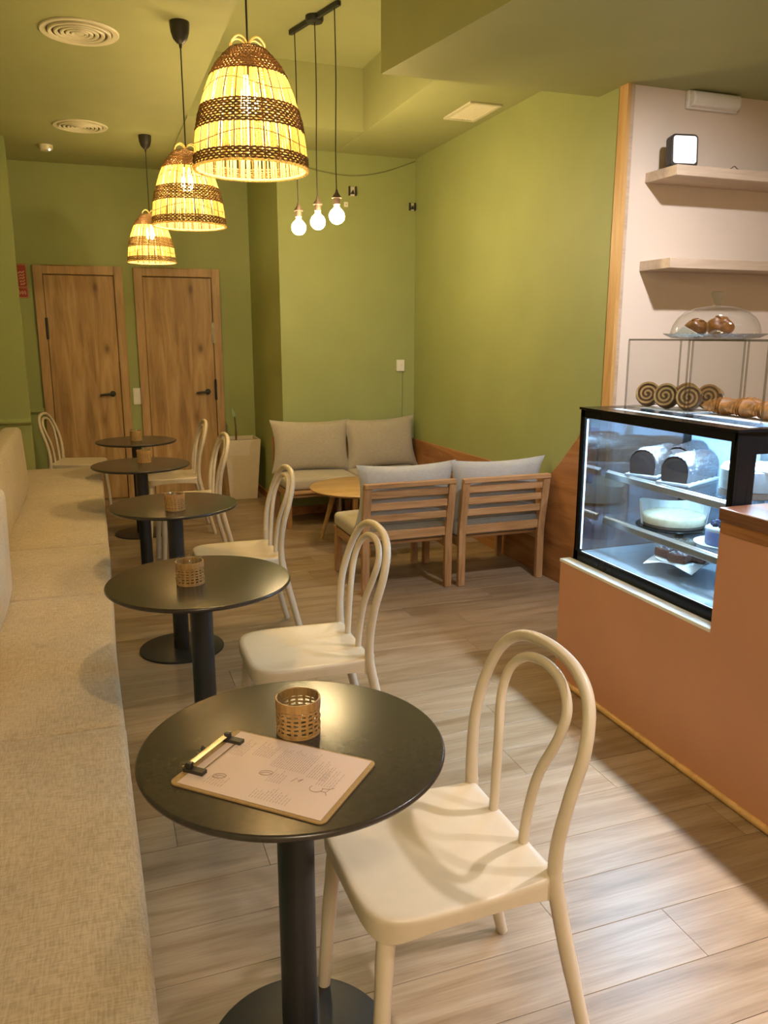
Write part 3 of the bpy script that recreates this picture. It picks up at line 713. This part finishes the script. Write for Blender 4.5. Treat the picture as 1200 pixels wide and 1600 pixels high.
# ------------------------------------------------------------------ lounge: four armless wooden modules with cushions, coffee table
def throw(w, h, t, seed, pt=.12):
    # back cushion: knife edge, pointed corners. local x width, z height, y thickness
    rn = random.Random(seed); ph = [rn.uniform(0, 6) for _ in range(4)]; mb = MB(); n = 22
    for s_ in (-1, 1):
        def fn(a, b, s_=s_):
            u, v = 2*a-1, 2*b-1
            x = u*w/2*(1-pt*(1-v*v)*u*u*.9); z = v*h/2*(1-pt*(1-u*u)*v*v*.9)
            th = t/2*((1-u**2)*(1-v**2))**.42
            th *= 1+.05*sin(5*u+ph[0])*cos(4*v+ph[1])
            wr = .004*sin(22*u+9*v+ph[2])*max(0, abs(u)-.5)*2*min(1, th/.02)
            return (x, s_*(th+.0005)+wr*(s_ > 0), z)
        mb.grid(fn, n, n)
    return mb
def module_frame(name, lab, loc, rz, w=.60, dep=.60, group='wooden lounge modules'):
    # local: back at y=0 (outer face), seat extends to +y, back faces -y
    t = thing(name, lab, 'lounge chair', loc, rz, group); hw = w/2
    lean = .055
    def post(s_):
        x0, x1 = (s_*hw, s_*(hw-.046)) if s_ > 0 else (s_*hw, s_*(hw-.046))
        a, b = min(x0, x1), max(x0, x1); m = MB()
        m.prism([(0, 0), (.034, 0), (.034, .34), (.034-lean, .69), (-lean, .69), (0, .34)], 'x', a, b); return m
    posts = {s_: obj('back_post', post(s_), M['acacia_z'], t, bevel=.004) for s_ in (-1, 1)}
    for s_ in (-1, 1): obj('front_leg', MB().box(min(s_*hw, s_*(hw-.04)), max(s_*hw, s_*(hw-.04)), dep-.045, dep, 0, .31), M['acacia_z'], t, bevel=.003)
    def yat(z): return -lean*max(0, (z-.34)/.35)
    for z0, z1 in ((.600, .642), (.526, .568), (.452, .494)):
        obj('back_slat', MB().box(-hw+.046, hw-.046, .010+yat((z0+z1)/2), .026+yat((z0+z1)/2), z0, z1), M['acacia_x'], t, bevel=.003)
    obj('top_rail', MB().box(-hw+.002, hw-.002, yat(.678)-.004, yat(.678)+.036, .664, .692), M['acacia_x'], t, bevel=.004)
    obj('back_rail', MB().box(-hw+.046, hw-.046, .006, .028, .335, .388), M['acacia_x'], t, bevel=.003)
    obj('front_rail', MB().box(-hw+.04, hw-.04, dep-.035, dep-.008, .252, .308), M['acacia_x'], t, bevel=.003)
    for s_ in (-1, 1): obj('side_rail', MB().box(min(s_*(hw-.006), s_*(hw-.032)), max(s_*(hw-.006), s_*(hw-.032)), .034, dep-.045, .252, .308), M['acacia_y'], t, bevel=.003)
    for k in range(5): obj('seat_slat', MB().box(-hw+.032, hw-.032, .07+.1*k, .13+.1*k, .29, .307), M['acacia_x'], t)
    for s_ in (-1, 1):
        for z in (.348, .372): obj('bolt', MB().cyl((s_*(hw-.022), -.001, z), (s_*(hw-.022), .003, z), .004, 8), M['chrome'], posts[s_])
    return t
MODS = [('left wooden lounge chair with slatted back turned to the camera', (1.722, 4.345, 0), 0, .585, .60, 'greyfab', .015, 'left'),
        ('right wooden lounge chair with slatted back, beside the orange plywood panel', (2.352, 4.325, 0), 0, .60, .60, 'greyfab', -.01, 'right')]
for lab, loc, rz, w_, dp, fab, jit, sd_ in MODS:
    module_frame('lounge_chair', lab, loc, rz, w_, dp)
    o = obj('seat_cushion', pad(w_+.01, dp-.06, .095, .03, .012, seed=hash(sd_) % 9 if False else len(lab) % 9), M['taupe'] if sd_ == 'left' else M[fab], None, (loc[0], loc[1]+.04+(dp-.04)/2, .309+.0475), sharp=60)
    tag(o, f'grey seat cushion lying on the {sd_} slatted lounge chair', 'cushion', 'lounge seat cushions')
    m2 = MB(); q = throw(w_+.06, .42, .15, len(lab)); m2.add(q.v, q.f, R(.16, 'X'))
    o = obj('back_cushion', m2, M[fab], None, (loc[0]+jit, loc[1]+.098, .585), sharp=60)
    tag(o, f'grey back cushion leaning behind the slats of the {sd_} lounge chair', 'cushion', 'lounge back cushions')
for lab, x, sd_ in (('left half of the wooden corner sofa against the alcove wall', 1.695, 'left'), ('right half of the wooden corner sofa, in the alcove corner by plywood', 2.325, 'right')):
    module_frame('sofa_module', lab, (x, YA-.03, 0), pi, .60, .50)
    o = obj('seat_cushion', pad(.61, .46, .095, .03, .012, seed=len(lab) % 7), M['taupe'], None, (x, YA-.29, .309+.0475), sharp=60)
    tag(o, f'taupe seat cushion on the {sd_} half of the corner sofa', 'cushion', 'lounge seat cushions')
    m2 = MB(); q = throw(.70 if sd_ == 'left' else .67, .45, .19, len(lab)+3); m2.add(q.v, q.f, R(-.17, 'X') @ R(.02 if sd_ == 'left' else -.03, 'Y'))
    o = obj('back_cushion', m2, M['taupe'], None, (x+.012, YA-.125, .615), sharp=60)
    tag(o, f'plump taupe back cushion on the {sd_} half of the corner sofa', 'cushion', 'lounge back cushions')
ct = thing('coffee_table', 'round honey wood coffee table with splayed legs inside the lounge corner', 'table', (1.84, 5.53, 0))
obj('tabletop', MB().lathe([(.0001, .422), (.385, .422), (.405, .432), (.408, .440), (.403, .445), (.0001, .445)], 64), M['tabletop_wood'], ct, sharp=50)
for a in (137, 257, 17):
    c_, s_ = cos(radians(a)), sin(radians(a)); obj('leg', MB().cyl((.24*c_, .24*s_, .424), (.37*c_, .37*s_, 0), .022, 14, .012), M['tabletop_wood'], ct)

# ------------------------------------------------------------------ counter, display case
XC = 1.90
co = thing('counter', 'terracotta painted service counter with raised near end', 'counter', (0, 0, 0))
obj('body', MB().prism([(-2.2, 0), (2.952, 0), (2.952, .552), (2.02, .552), (2.02, .905), (-2.2, .905)], 'x', XC, 2.62), M['terracotta'], co, bevel=.002)
obj('base_moulding', MB().tube([(XC-.006, -2.2, .012), (XC-.006, 2.955, .012)], .013, 10), M['trim_wood'], co)
obj('ledge_trim', MB().box(XC-.002, XC+.052, 2.022, 2.956, .552, .566), M['white_plastic'], co, bevel=.002)
obj('ledge', MB().box(XC+.052, 2.62, 2.022, 2.952, .5525, .566), M['black_metal'], co)
wt = thing('worktop', 'dark brown wooden worktop on the near counter beside the display case', 'worktop', (0, 0, 0))
obj('slab', MB().box(XC-.012, 2.66, -2.2, 2.018, .945, .988), M['worktop'], wt, bevel=.003)
obj('apron', MB().box(XC-.004, 2.62, -2.2, 2.014, .905, .945), M['plywood'], wt)

X0, X1, Y0, Y1, Z0, Z1 = 1.955, 2.56, 2.035, 2.935, .566, 1.226
dc = thing('display_case', 'black framed glass pastry display case lit by cool white light', 'display case', (0, 0, 0))
fr = MB()
fr.box(X0, X1, Y0, Y1, Z0, Z0+.028)                                        # bottom tray
for (a, b) in ((X0, X0+.012),): 
    fr.box(a, b, Y1-.03, Y1, Z0, Z1).box(a, b, Y0, Y0+.028, Z0, Z1)         # front face stiles
    fr.box(a, b, Y0, Y1, Z1-.032, Z1).box(a, b, Y0, Y1, Z0, Z0+.042)
fr.box(X0, X0+.085, Y0, Y0+.012, Z0, Z1).box(X1-.06, X1, Y0, Y0+.012, Z0, Z1).box(X0, X1, Y0, Y0+.012, Z1-.075, Z1)
fr.box(X0, X0+.03, Y1-.012, Y1, Z0, Z1).box(X1-.06, X1, Y1-.012, Y1, Z0, Z1).box(X0, X1, Y1-.012, Y1, Z1-.032, Z1)
obj('frame', fr, M['black_gloss'], dc, bevel=.0015)
tf = MB()
tf.box(X0-.006, X0+.075, Y0-.006, Y1+.006, Z1, Z1+.010).box(X1-.05, X1, Y0-.006, Y1+.006, Z1, Z1+.010).box(X0+.075, X1-.05, Y0-.006, Y0+.035, Z1, Z1+.010).box(X0+.075, X1-.05, Y1-.06, Y1+.006, Z1, Z1+.010)
obj('top_border', tf, M['black_gloss'], dc, bevel=.001)
obj('top_glass', MB().box(X0+.075, X1-.05, Y0+.035, Y1-.06, Z1+.006, Z1+.0095), M['caseglass'], dc)
obj('front_glass', MB().box(X0+.003, X0+.008, Y0+.028, Y1-.03, Z0+.042, Z1-.032), M['caseglass'], dc)
obj('near_glass', MB().box(X0+.085, X1-.06, Y0+.003, Y0+.008, Z0+.028, Z1-.075), M['caseglass'], dc)
obj('far_glass', MB().box(X0+.03, X1-.06, Y1-.009, Y1-.004, Z0+.028, Z1-.032), M['endglass'], dc)
obj('back_panel', MB().box(X1-.02, X1-.008, Y0+.012, Y1-.012, Z0+.028, Z1), M['caseback'], dc)
for y in (2.46, 2.10): obj('door_stile', MB().box(X1-.03, X1-.018, y, y+.045, Z0+.03, Z1-.01), M['alu'], dc)
obj('deck', MB().box(X0+.02, X1-.02, Y0+.015, Y1-.015, Z0+.028, Z0+.036), M['deck'], dc)
for z in (.748, .952):
    obj('glass_shelf', MB().box(2.085, 2.51, Y0+.03, Y1-.03, z, z+.008), M['caseglass'], dc)
    obj('shelf_rail', MB().prism([(2.070, z-.024), (2.088, z-.024), (2.088, z+.010), (2.082, z+.010), (2.078, z+.004), (2.070, z+.002)], 'y', Y0+.06, Y1-.035), M['alu'], dc, bevel=.002)
obj('led_housing', MB().box(X0+.20, X0+.24, Y0+.03, Y1-.03, Z1-.022, Z1-.008), M['alu'], dc)
obj('top_led_strip', MB().box(X0+.206, X0+.234, Y0+.035, Y1-.035, Z1-.026, Z1-.0215), M['led'], dc)
obj('side_led_strip', MB().box(X0+.012, X0+.016, Y1-.036, Y1-.03, Z0+.05, Z1-.04), M['led_line'], dc)
obj('bottom_led_strip', MB().box(X0+.0125, X0+.017, Y0+.05, Y1-.04, Z0+.037, Z0+.0415), M['led_line'], dc)
obj('roof_light_panel', MB().box(X0+.078, X0+.15, Y0+.045, Y1-.07, Z1-.001, Z1+.0045), M['led_top'], dc)

# --- things in the case
def loaf(loc, lab, L=.27, w=.115, h=.105, rz=0):
    t = thing('loaf_cake', lab, 'cake', loc, rz, 'wrapped loaf cakes')
    n = 20; mb = MB(); out = [(w/2*cos(pi*i/n)*(1 if True else 1), .012+h*.35+(h*.65)*sin(pi*i/n)**.8) for i in range(n+1)]
    out = [(w/2*.94, .012)]+out+[(-w/2*.94, .012)]
    m = len(out); K = 14
    def fn(a, b):
        k = round(b*(m-1)); u = 2*a-1; e = (1-max(0, abs(u)-.8)**2*5)
        x, z = out[k]; return (x*(.9+.1*e), u*L/2, .012+(z-.012)*(.86+.14*e)+.003*sin(17*u+3*k))
    mb.grid(fn, K, m)
    obj('crust', mb, M['loaf'], t, sharp=70)
    cap = MB()
    for s_ in (-1, 1): cap.add([(x*.955, s_*(L/2-.001), .012+(z-.012)*.9) for x, z in out], [tuple(range(m))])
    obj('cut_face', cap, M['loafcut'], t, smooth=False)
    obj('board', MB().box(-w/2-.012, w/2+.012, -L/2-.015, L/2+.015, 0, .010), M['hardboard'] if False else M['greycake'], t, bevel=.002)
    wrap = MB(); wrap.grid(lambda a, b: (lambda p: (p[0]*1.04, p[1]*1.03, p[2]+.004))(fn(a, b)), K, m)
    obj('plastic_wrap', wrap, M['film'], t, sharp=180)
    return t
SH2, SH1 = .960, .756
l0 = loaf((2.235, 2.775, SH2), 'wrapped dark loaf cake on the top shelf, farther of the pair', rz=radians(-62))
dup(l0, (2.240, 2.570, SH2), radians(-66), 'wrapped dark loaf cake on the top shelf, nearer of the pair')
dup(l0, (2.42, 2.80, SH2), radians(-58), 'wrapped loaf cake at the far back corner of top shelf')
sc = thing('layer_cake', 'tall pale cream layer cake at near end of top shelf', 'cake', (2.235, 2.235, SH2))
obj('plate', MB().disc_solid(.135, 0, .006), M['caseglass'], sc)
obj('biscuit_base', MB().disc_solid(.115, .006, .030, 48), M['crumbbase'], sc)
obj('filling', MB().disc_solid(.115, .030, .105, 48), M['greycake'], sc)
tp = MB(); rn = random.Random(4)
for i in range(26):
    a, r = rn.uniform(0, 6.28), .105*math.sqrt(rn.random()); tp.sphere((r*cos(a), r*sin(a), .108), rn.uniform(.016, .026), 8, 6, sc=(1, 1, .7))
obj('cream_topping', tp, M['icing'], sc)
ch = thing('cheesecake', 'round golden cheesecake in white paper on the middle shelf', 'cake', (2.235, 2.640, SH1))
obj('plate', MB().disc_solid(.150, 0, .008, 56), M['black_gloss'], ch)
obj('cake', MB().lathe([(.0001, .008), (.118, .008), (.124, .016), (.125, .046), (.121, .054), (.112, .0565), (.0001, .0545)], 56), M['sponge'], ch, sharp=60)
obj('base_ring', MB().lathe([(.118, .0085), (.1255, .010), (.1258, .020), (.124, .021)], 56), M['crumbbase'], ch)
obj('baking_paper', MB().grid(lambda a, b: ((.1275+.012*b+.0022*sin(30*a*3))*cos(radians(-60+225*a)), (.1275+.012*b+.0022*sin(27*a*3))*sin(radians(-60+225*a)), .009+(.085+.012*sin(9*a))*b), 80, 6), M['whitepaper'], ch, sharp=80)
bk = thing('berry_cake', 'small blue mousse cake with dark berries on white plate', 'cake', (2.20, 2.315, SH1))
obj('plate', MB().lathe([(.0001, .002), (.06, .002), (.105, .012), (.106, .014), (.06, .006), (.0001, .005)], 48), M['white_plastic'], bk)
obj('mousse', MB().lathe([(.0001, .006), (.062, .006), (.066, .012), (.066, .066), (.060, .073), (.0001, .074)], 40), M['bluecake'], bk, sharp=60)
dr = MB()
dr.lathe([(.0001, .0775), (.058, .0765), (.066, .071), (.0672, .066), (.0665, .060)], 40)
obj('icing', dr, M['icing'], bk, sharp=60)
be = MB()
for a in range(9): be.sphere((.040*cos(a*.7+.2), .040*sin(a*.7+.2), .083), .012, 10, 8)
for a in range(4): be.sphere((.015*cos(a*1.6), .015*sin(a*1.6), .086), .013, 10, 8)
obj('berries', be, M['darkberry'], bk)
ZD = Z0+.036
gs = thing('cake_stand', 'glass cake stand carrying brownies at the bottom of the case', 'cake stand', (2.165, 2.485, ZD))
obj('dish', MB().lathe([(.0001, .05), (.085, .050), (.104, .058), (.106, .061), (.085, .055), (.0001, .055)], 48), M['knobglass'], gs)
obj('foot', MB().lathe([(.055, 0), (.055, .004), (.018, .012), (.012, .025), (.018, .042), (.04, .050)], 32), M['knobglass'], gs)
np_ = thing('paper_liner', 'white baking paper under the brownies on the glass stand', 'paper', (2.165, 2.485, ZD+.061), radians(20))
obj('sheet', MB().grid(lambda a, b: ((a-.5)*.23, (b-.5)*.21, .001+.06*max(0, abs(a-.5)+abs(b-.5)-.62)*(-1)+.004*sin(9*a)*sin(7*b)), 12, 12), M['whitepaper'], np_)
br = thing('brownie', 'crumb topped brownie in front on the glass stand', 'cake', (2.125, 2.45, ZD+.066), radians(25), 'brownies on the glass stand')
obj('slab', MB().box(-.043, .043, -.036, .036, 0, .034), M['brownie'], br, bevel=.005)
cr = MB(); rn = random.Random(8)
for i in range(40): cr.box(-.003, .003, -.002, .002, 0, .002, T(rn.uniform(-.038, .038), rn.uniform(-.031, .031), .0338) @ R(rn.uniform(0, 3), 'Z'))
o_ = obj('crumbs', cr, M['icing'], br, smooth=False); o_['kind'] = 'stuff'
dup(br, (2.135, 2.535, ZD+.066), radians(10), 'crumb topped brownie at the far side of the glass stand')
dup(br, (2.20, 2.435, ZD+.066), radians(32), 'crumb topped brownie at the near back of the glass stand')
dup(br, (2.165, 2.495, ZD+.1005), radians(-12), 'crumb topped brownie stacked on top of the others')

# --- acrylic covers on the case with rolls and croissants, dome on top
ZT = Z1+.0105
def acrylic(y0, y1, lab):
    x0, x1, h, e = 2.155, 2.425, .278, .004
    t = thing('acrylic_cover', lab, 'cover', ((x0+x1)/2, (y0+y1)/2, ZT), 0, 'acrylic covers on the display case')
    a, b = (x1-x0)/2, (y1-y0)/2
    for bx in ((-a, -a+e, -b, b, 0, h), (a-e, a, -b, b, 0, h), (-a+e, a-e, -b, -b+e, 0, h), (-a+e, a-e, b-e, b, 0, h)): obj('side_sheet', MB().box(*bx), M['acrylic'], t)
    obj('top_sheet', MB().box(-a-.003, a+.003, -b-.003, b+.003, h, h+e), M['acrylic'], t)
    ed = MB(); q = .003
    for sx in (-1, 1):
        for sy in (-1, 1): ed.box(sx*a-q, sx*a+q, sy*b-q, sy*b+q, 0, h)
        ed.box(sx*a-q, sx*a+q, -b, b, h-.001, h+.006)
    for sy in (-1, 1): ed.box(-a, a, sy*b-q, sy*b+q, h-.001, h+.006)
    obj('glued_edges', ed, M['acryledge'], t)
    return t
acrylic(2.535, 2.905, 'clear acrylic cover over the chocolate swirl rolls on the case')
acrylic(2.145, 2.515, 'clear acrylic cover over the croissants on the case')
for y0, y1, l in ((2.55, 2.89, 'white paper sheet under the chocolate swirl rolls'), (2.16, 2.50, 'white paper sheet under the croissants')):
    tag(obj('paper_sheet', MB().box(2.168, 2.412, y0, y1, ZT, ZT+.0008), M['whitepaper']), l, 'paper', 'paper sheets on the case')
def roll(loc, rz, lab, tilt=.25):
    t = thing('swirl_roll', lab, 'pastry', loc, rz, 'chocolate swirl rolls under acrylic')
    # disc standing on its edge, spiral face towards -x
    Mx = R(tilt, 'Y') @ R(pi/2, 'Y')
    Rr = .054; N = 130; turns = 2.7
    pts = []; 
    dg = MB()
    def ribbon(off, wd, zt, zb):
        v = []
        for i in range(N):
            u = i/(N-1); a = 2*pi*turns*u; r = .004+(Rr-.008)*u+off
            for r_, z in ((r-wd, zb), (r-wd, zt-.003), (r, zt), (r+wd, zt-.003), (r+wd, zb)): v.append((r_*cos(a), r_*sin(a), z))
        f = [(i*5+k, i*5+(k+1) % 5, i*5+5+(k+1) % 5, i*5+5+k) for i in range(N-1) for k in range(5)]
        f += [(0, 1, 2, 3, 4), tuple((N-1)*5+k for k in range(5))]
        return MB().add(v, f, Mx)
    obj('dough_swirl', ribbon(0, .0038, .027, -.024), M['dough'], t)
    obj('chocolate_swirl', MB().lathe([(.0001, -.022), (.045, -.022), (.049, -.01), (.049, .014), (.044, .0215), (.0001, .0215)], 32, Mx), M['choc'], t)
    return t
RO = [(2.215, 2.835, .75), (2.215, 2.715, .55), (2.230, 2.60, .7), (2.32, 2.72, .8), (2.33, 2.60, .5)]
rl = ['chocolate swirl roll at the far end under the acrylic cover', 'chocolate swirl roll second from the far end, in front', 'chocolate swirl roll behind the upright acrylic joint', 'chocolate swirl roll peeking out behind the front row', 'chocolate swirl roll at the back beside the croissants']
r0 = roll((RO[0][0], RO[0][1], ZT+.053), RO[0][2], rl[0])
for (x, y, a), l in zip(RO[1:], rl[1:]): dup(r0, (x, y, ZT+.053), a, l)
def croissant(loc, rz, lab):
    t = thing('croissant', lab, 'pastry', loc, rz, 'croissants under acrylic')
    n = 64; mb = MB(); m = 16
    def fn(a, b):
        u = 2*a-1; th = u*1.15; Rb = .075; r = .034*max(.04, (1-abs(u)**1.9))**.75
        seg = abs(u)*5.2; r *= 1+.26*(1-(seg % 1))-.13
        cx, cy = Rb*sin(th), Rb*(cos(th)-1)+.02; q = 2*pi*b
        nx, ny = sin(th), cos(th)
        return (cy*1.0+ny*r*cos(q)*1.05, cx+nx*r*cos(q)*1.05, .032+r*.95*sin(q)*(1 if sin(q) > 0 else .92))
    mb.grid(fn, n, m, False, True)
    obj('crust', mb, M['croissant'], t, sharp=60)
    return t
c_0 = croissant((2.235, 2.425, ZT+.002), .35, 'golden croissant farthest under the acrylic cover, by the rolls')
for (x, y, z, a), l in zip([(2.24, 2.325, 0, .1), (2.235, 2.215, 0, -.1), (2.335, 2.40, 0, .6)], ['golden croissant in the middle of the front row', 'golden croissant at the right picture edge', 'golden croissant behind the front row, next to the swirl rolls']):
    dup(c_0, (x, y, ZT+.002+z), a, l)

ZP = ZT+.284
gp = thing('glass_plate', 'clear glass plate with crimped rim on the acrylic cover', 'plate', (2.29, 2.555, ZP))
def crimp(a, b):
    q = 2*pi*a; k = round(b*5); r, z = [(.0001, .001), (.12, .001), (.160, .004), (.188, .018), (.189, .020), (.158, .008)][k]
    w_ = .003*cos(60*q)*(1 if k in (3, 4) else 0); return ((r+w_)*cos(q), (r+w_)*sin(q), z+.8*w_)
obj('dish', MB().grid(crimp, 180, 6, True), M['knobglass'], gp)
dm = thing('cake_dome', 'clear glass dome with a faceted knob over two pastries', 'dome', (2.29, 2.555, ZP+.0085))
obj('bell', MB().lathe([(.166, 0), (.165, .02), (.158, .045), (.143, .070), (.118, .092), (.085, .107), (.045, .115), (.0001, .117)], 64), M['dome'], dm, sharp=80)
obj('knob', MB().lathe([(.0001, .117), (.016, .118), (.013, .124), (.016, .135), (.025, .160), (.026, .168), (.022, .171), (.0001, .171)], 14), M['knobglass'], dm, sharp=20)
def bun(loc, rz, lab, s_=1):
    t = thing('glazed_bun', lab, 'pastry', loc, rz, 'pastries under the dome')
    mb = MB()
    def fn(a, b):
        q = 2*pi*a; p = pi*b; r = .046*s_*(1+.10*sin(3*q+4*b)); tw = .15*sin(5*p)
        return (r*sin(p)*cos(q+tw)*1.15, r*sin(p)*sin(q+tw), .034*s_-.036*s_*cos(p)*(1+.08*sin(4*q)))
    mb.grid(fn, 40, 20, True)
    obj('dough', mb, M['bun'], t, sharp=80)
    sp = MB(); sp.tube([((.008+.03*u)*s_*cos(9*u), (.008+.03*u)*s_*sin(9*u), (.070-.028*u*u)*s_) for u in [i/30 for i in range(31)]], .006*s_, 8)
    obj('twist', sp, M['bun'], t)
    return t
bun((2.26, 2.625, ZP+.009), .3, 'brown glazed bun under the dome, farther one', .95)
bun((2.26, 2.50, ZP+.009), 1.2, 'brown glazed bun under the dome, nearer one', 1.05)
tag(obj('paper_napkin', MB().prism([(-.085, 0), (.075, 0), (.0, .042)], 'x', 0, .0015, R(-.25, 'Y')), M['whitepaper'], None, (2.17, 2.58, ZP+.009), rotz=radians(8)),
    'folded white paper napkin standing before the buns in the dome', 'napkin')

# ------------------------------------------------------------------ shelves on the white wall
def shelf(z, lab):
    o = obj('wall_shelf', MB().box(2.846, 4.6, YW-.25, YW, z, z+.05), M['shelf_wood'], bevel=.0015); tag(o, lab, 'shelf', 'shelves on the white wall')
shelf(2.327, 'upper pale wooden wall shelf carrying the square device'); shelf(1.877, 'lower pale wooden wall shelf above the glass dome')
dv = thing('floodlight', 'square black framed device with white face on upper shelf', 'lamp', (2.945, YW-.16, 2.378), radians(-10))
Mx = R(radians(-5), 'X')
def rsq(w, h, r): return rrect(w, h, r, 6)
obj('housing', MB().prism([(x, z+.081) for x, z in rsq(.148, .162, .022)], 'y', -.028, .030, Mx), M['black_plastic'], dv, bevel=.003)
obj('face', MB().prism([(x, z+.085) for x, z in rsq(.128, .134, .014)], 'y', -.0305, -.027, Mx), M['lampface'], dv)
obj('inner_frame', MB().prism([(x, z+.088) for x, z in rsq(.09, .094, .008)], 'y', -.0312, -.030, Mx), M['lampface'], dv)
lt = MB()
for k in range(4): lt.box(-.018+.011*k, -.012+.011*k, -.0292, -.0275, .007, .011)
obj('front_marks', lt.add([v for v in MB().cyl((.045, -.0312, .033), (.045, -.0318, .033), .003, 8).v], MB().cyl((0, 0, 0), (0, 1, 0), 1, 8).f), M['alu'], dv)
tag(obj('wire_clip', MB().tube(spl([(3.19, YW-.22, 2.381), (3.21, YW-.22, 2.384), (3.232, YW-.22, 2.397), (3.25, YW-.22, 2.386), (3.27, YW-.22, 2.381)], 5), .0022, 6), M['black_metal']), 'bent dark wire clip lying on the upper wall shelf', 'clip')

# ------------------------------------------------------------------ spotlights in the bulkhead over the counter (just above the frame)
for k, (x, y) in enumerate([(2.36, 2.45), (2.36, 1.35), (2.36, .25), (2.36, -.85)]):
    t = thing('ceiling_spotlight', ['round recessed spotlight above the display case', 'round recessed spotlight above the worktop', 'round recessed spotlight above the near counter', 'round recessed spotlight behind the camera over the counter'][k], 'spotlight', (x, y, ZB), 0, 'spotlights over the counter')
    obj('bezel', MB().lathe([(.050, -.0005), (.062, -.001), (.062, -.006), (.052, -.008), (.048, -.004), (.050, -.0005)], 32), M['white_plastic'], t)
    ld = bpy.data.lights.new('spot_light', 'AREA'); ld.shape = 'DISK'; ld.size = .09; ld.energy = P_SPOT; ld.color = SPOTCOL; ld.spread = radians(96)
    lo_ = bpy.data.objects.new('spot_light', ld); C.objects.link(lo_); lo_.parent = t; lo_.location = (0, 0, -.006)
    if k == 0: lo_.rotation_euler = (radians(40), 0, radians(-22)); ld.spread = radians(105); ld.energy = P_SPOT*.62   # turned to the shelves

# ------------------------------------------------------------------ warm white panels added unseen behind the camera as frontal fill
for k, (x, y) in enumerate([(.0, -.9), (.0, -2.3)]):
    t = thing('ceiling_panel_light', ['square warm white ceiling panel light just behind the camera', 'square warm white ceiling panel light by the front wall'][k], 'light', (x, y, ZC), 0, 'ceiling panel lights')
    obj('frame', MB().box(-.3, .3, -.3, -.275, -.014, 0).box(-.3, .3, .275, .3, -.014, 0).box(-.3, -.275, -.275, .275, -.014, 0).box(.275, .3, -.275, .275, -.014, 0), M['white_plastic'], t, bevel=.002)
    ld = bpy.data.lights.new('panel_light', 'AREA'); ld.size = .54; ld.energy = P_FILL; ld.color = (1, .79, .55)
    lo_ = bpy.data.objects.new('panel_light', ld); C.objects.link(lo_); lo_.parent = t; lo_.location = (0, 0, -.004)
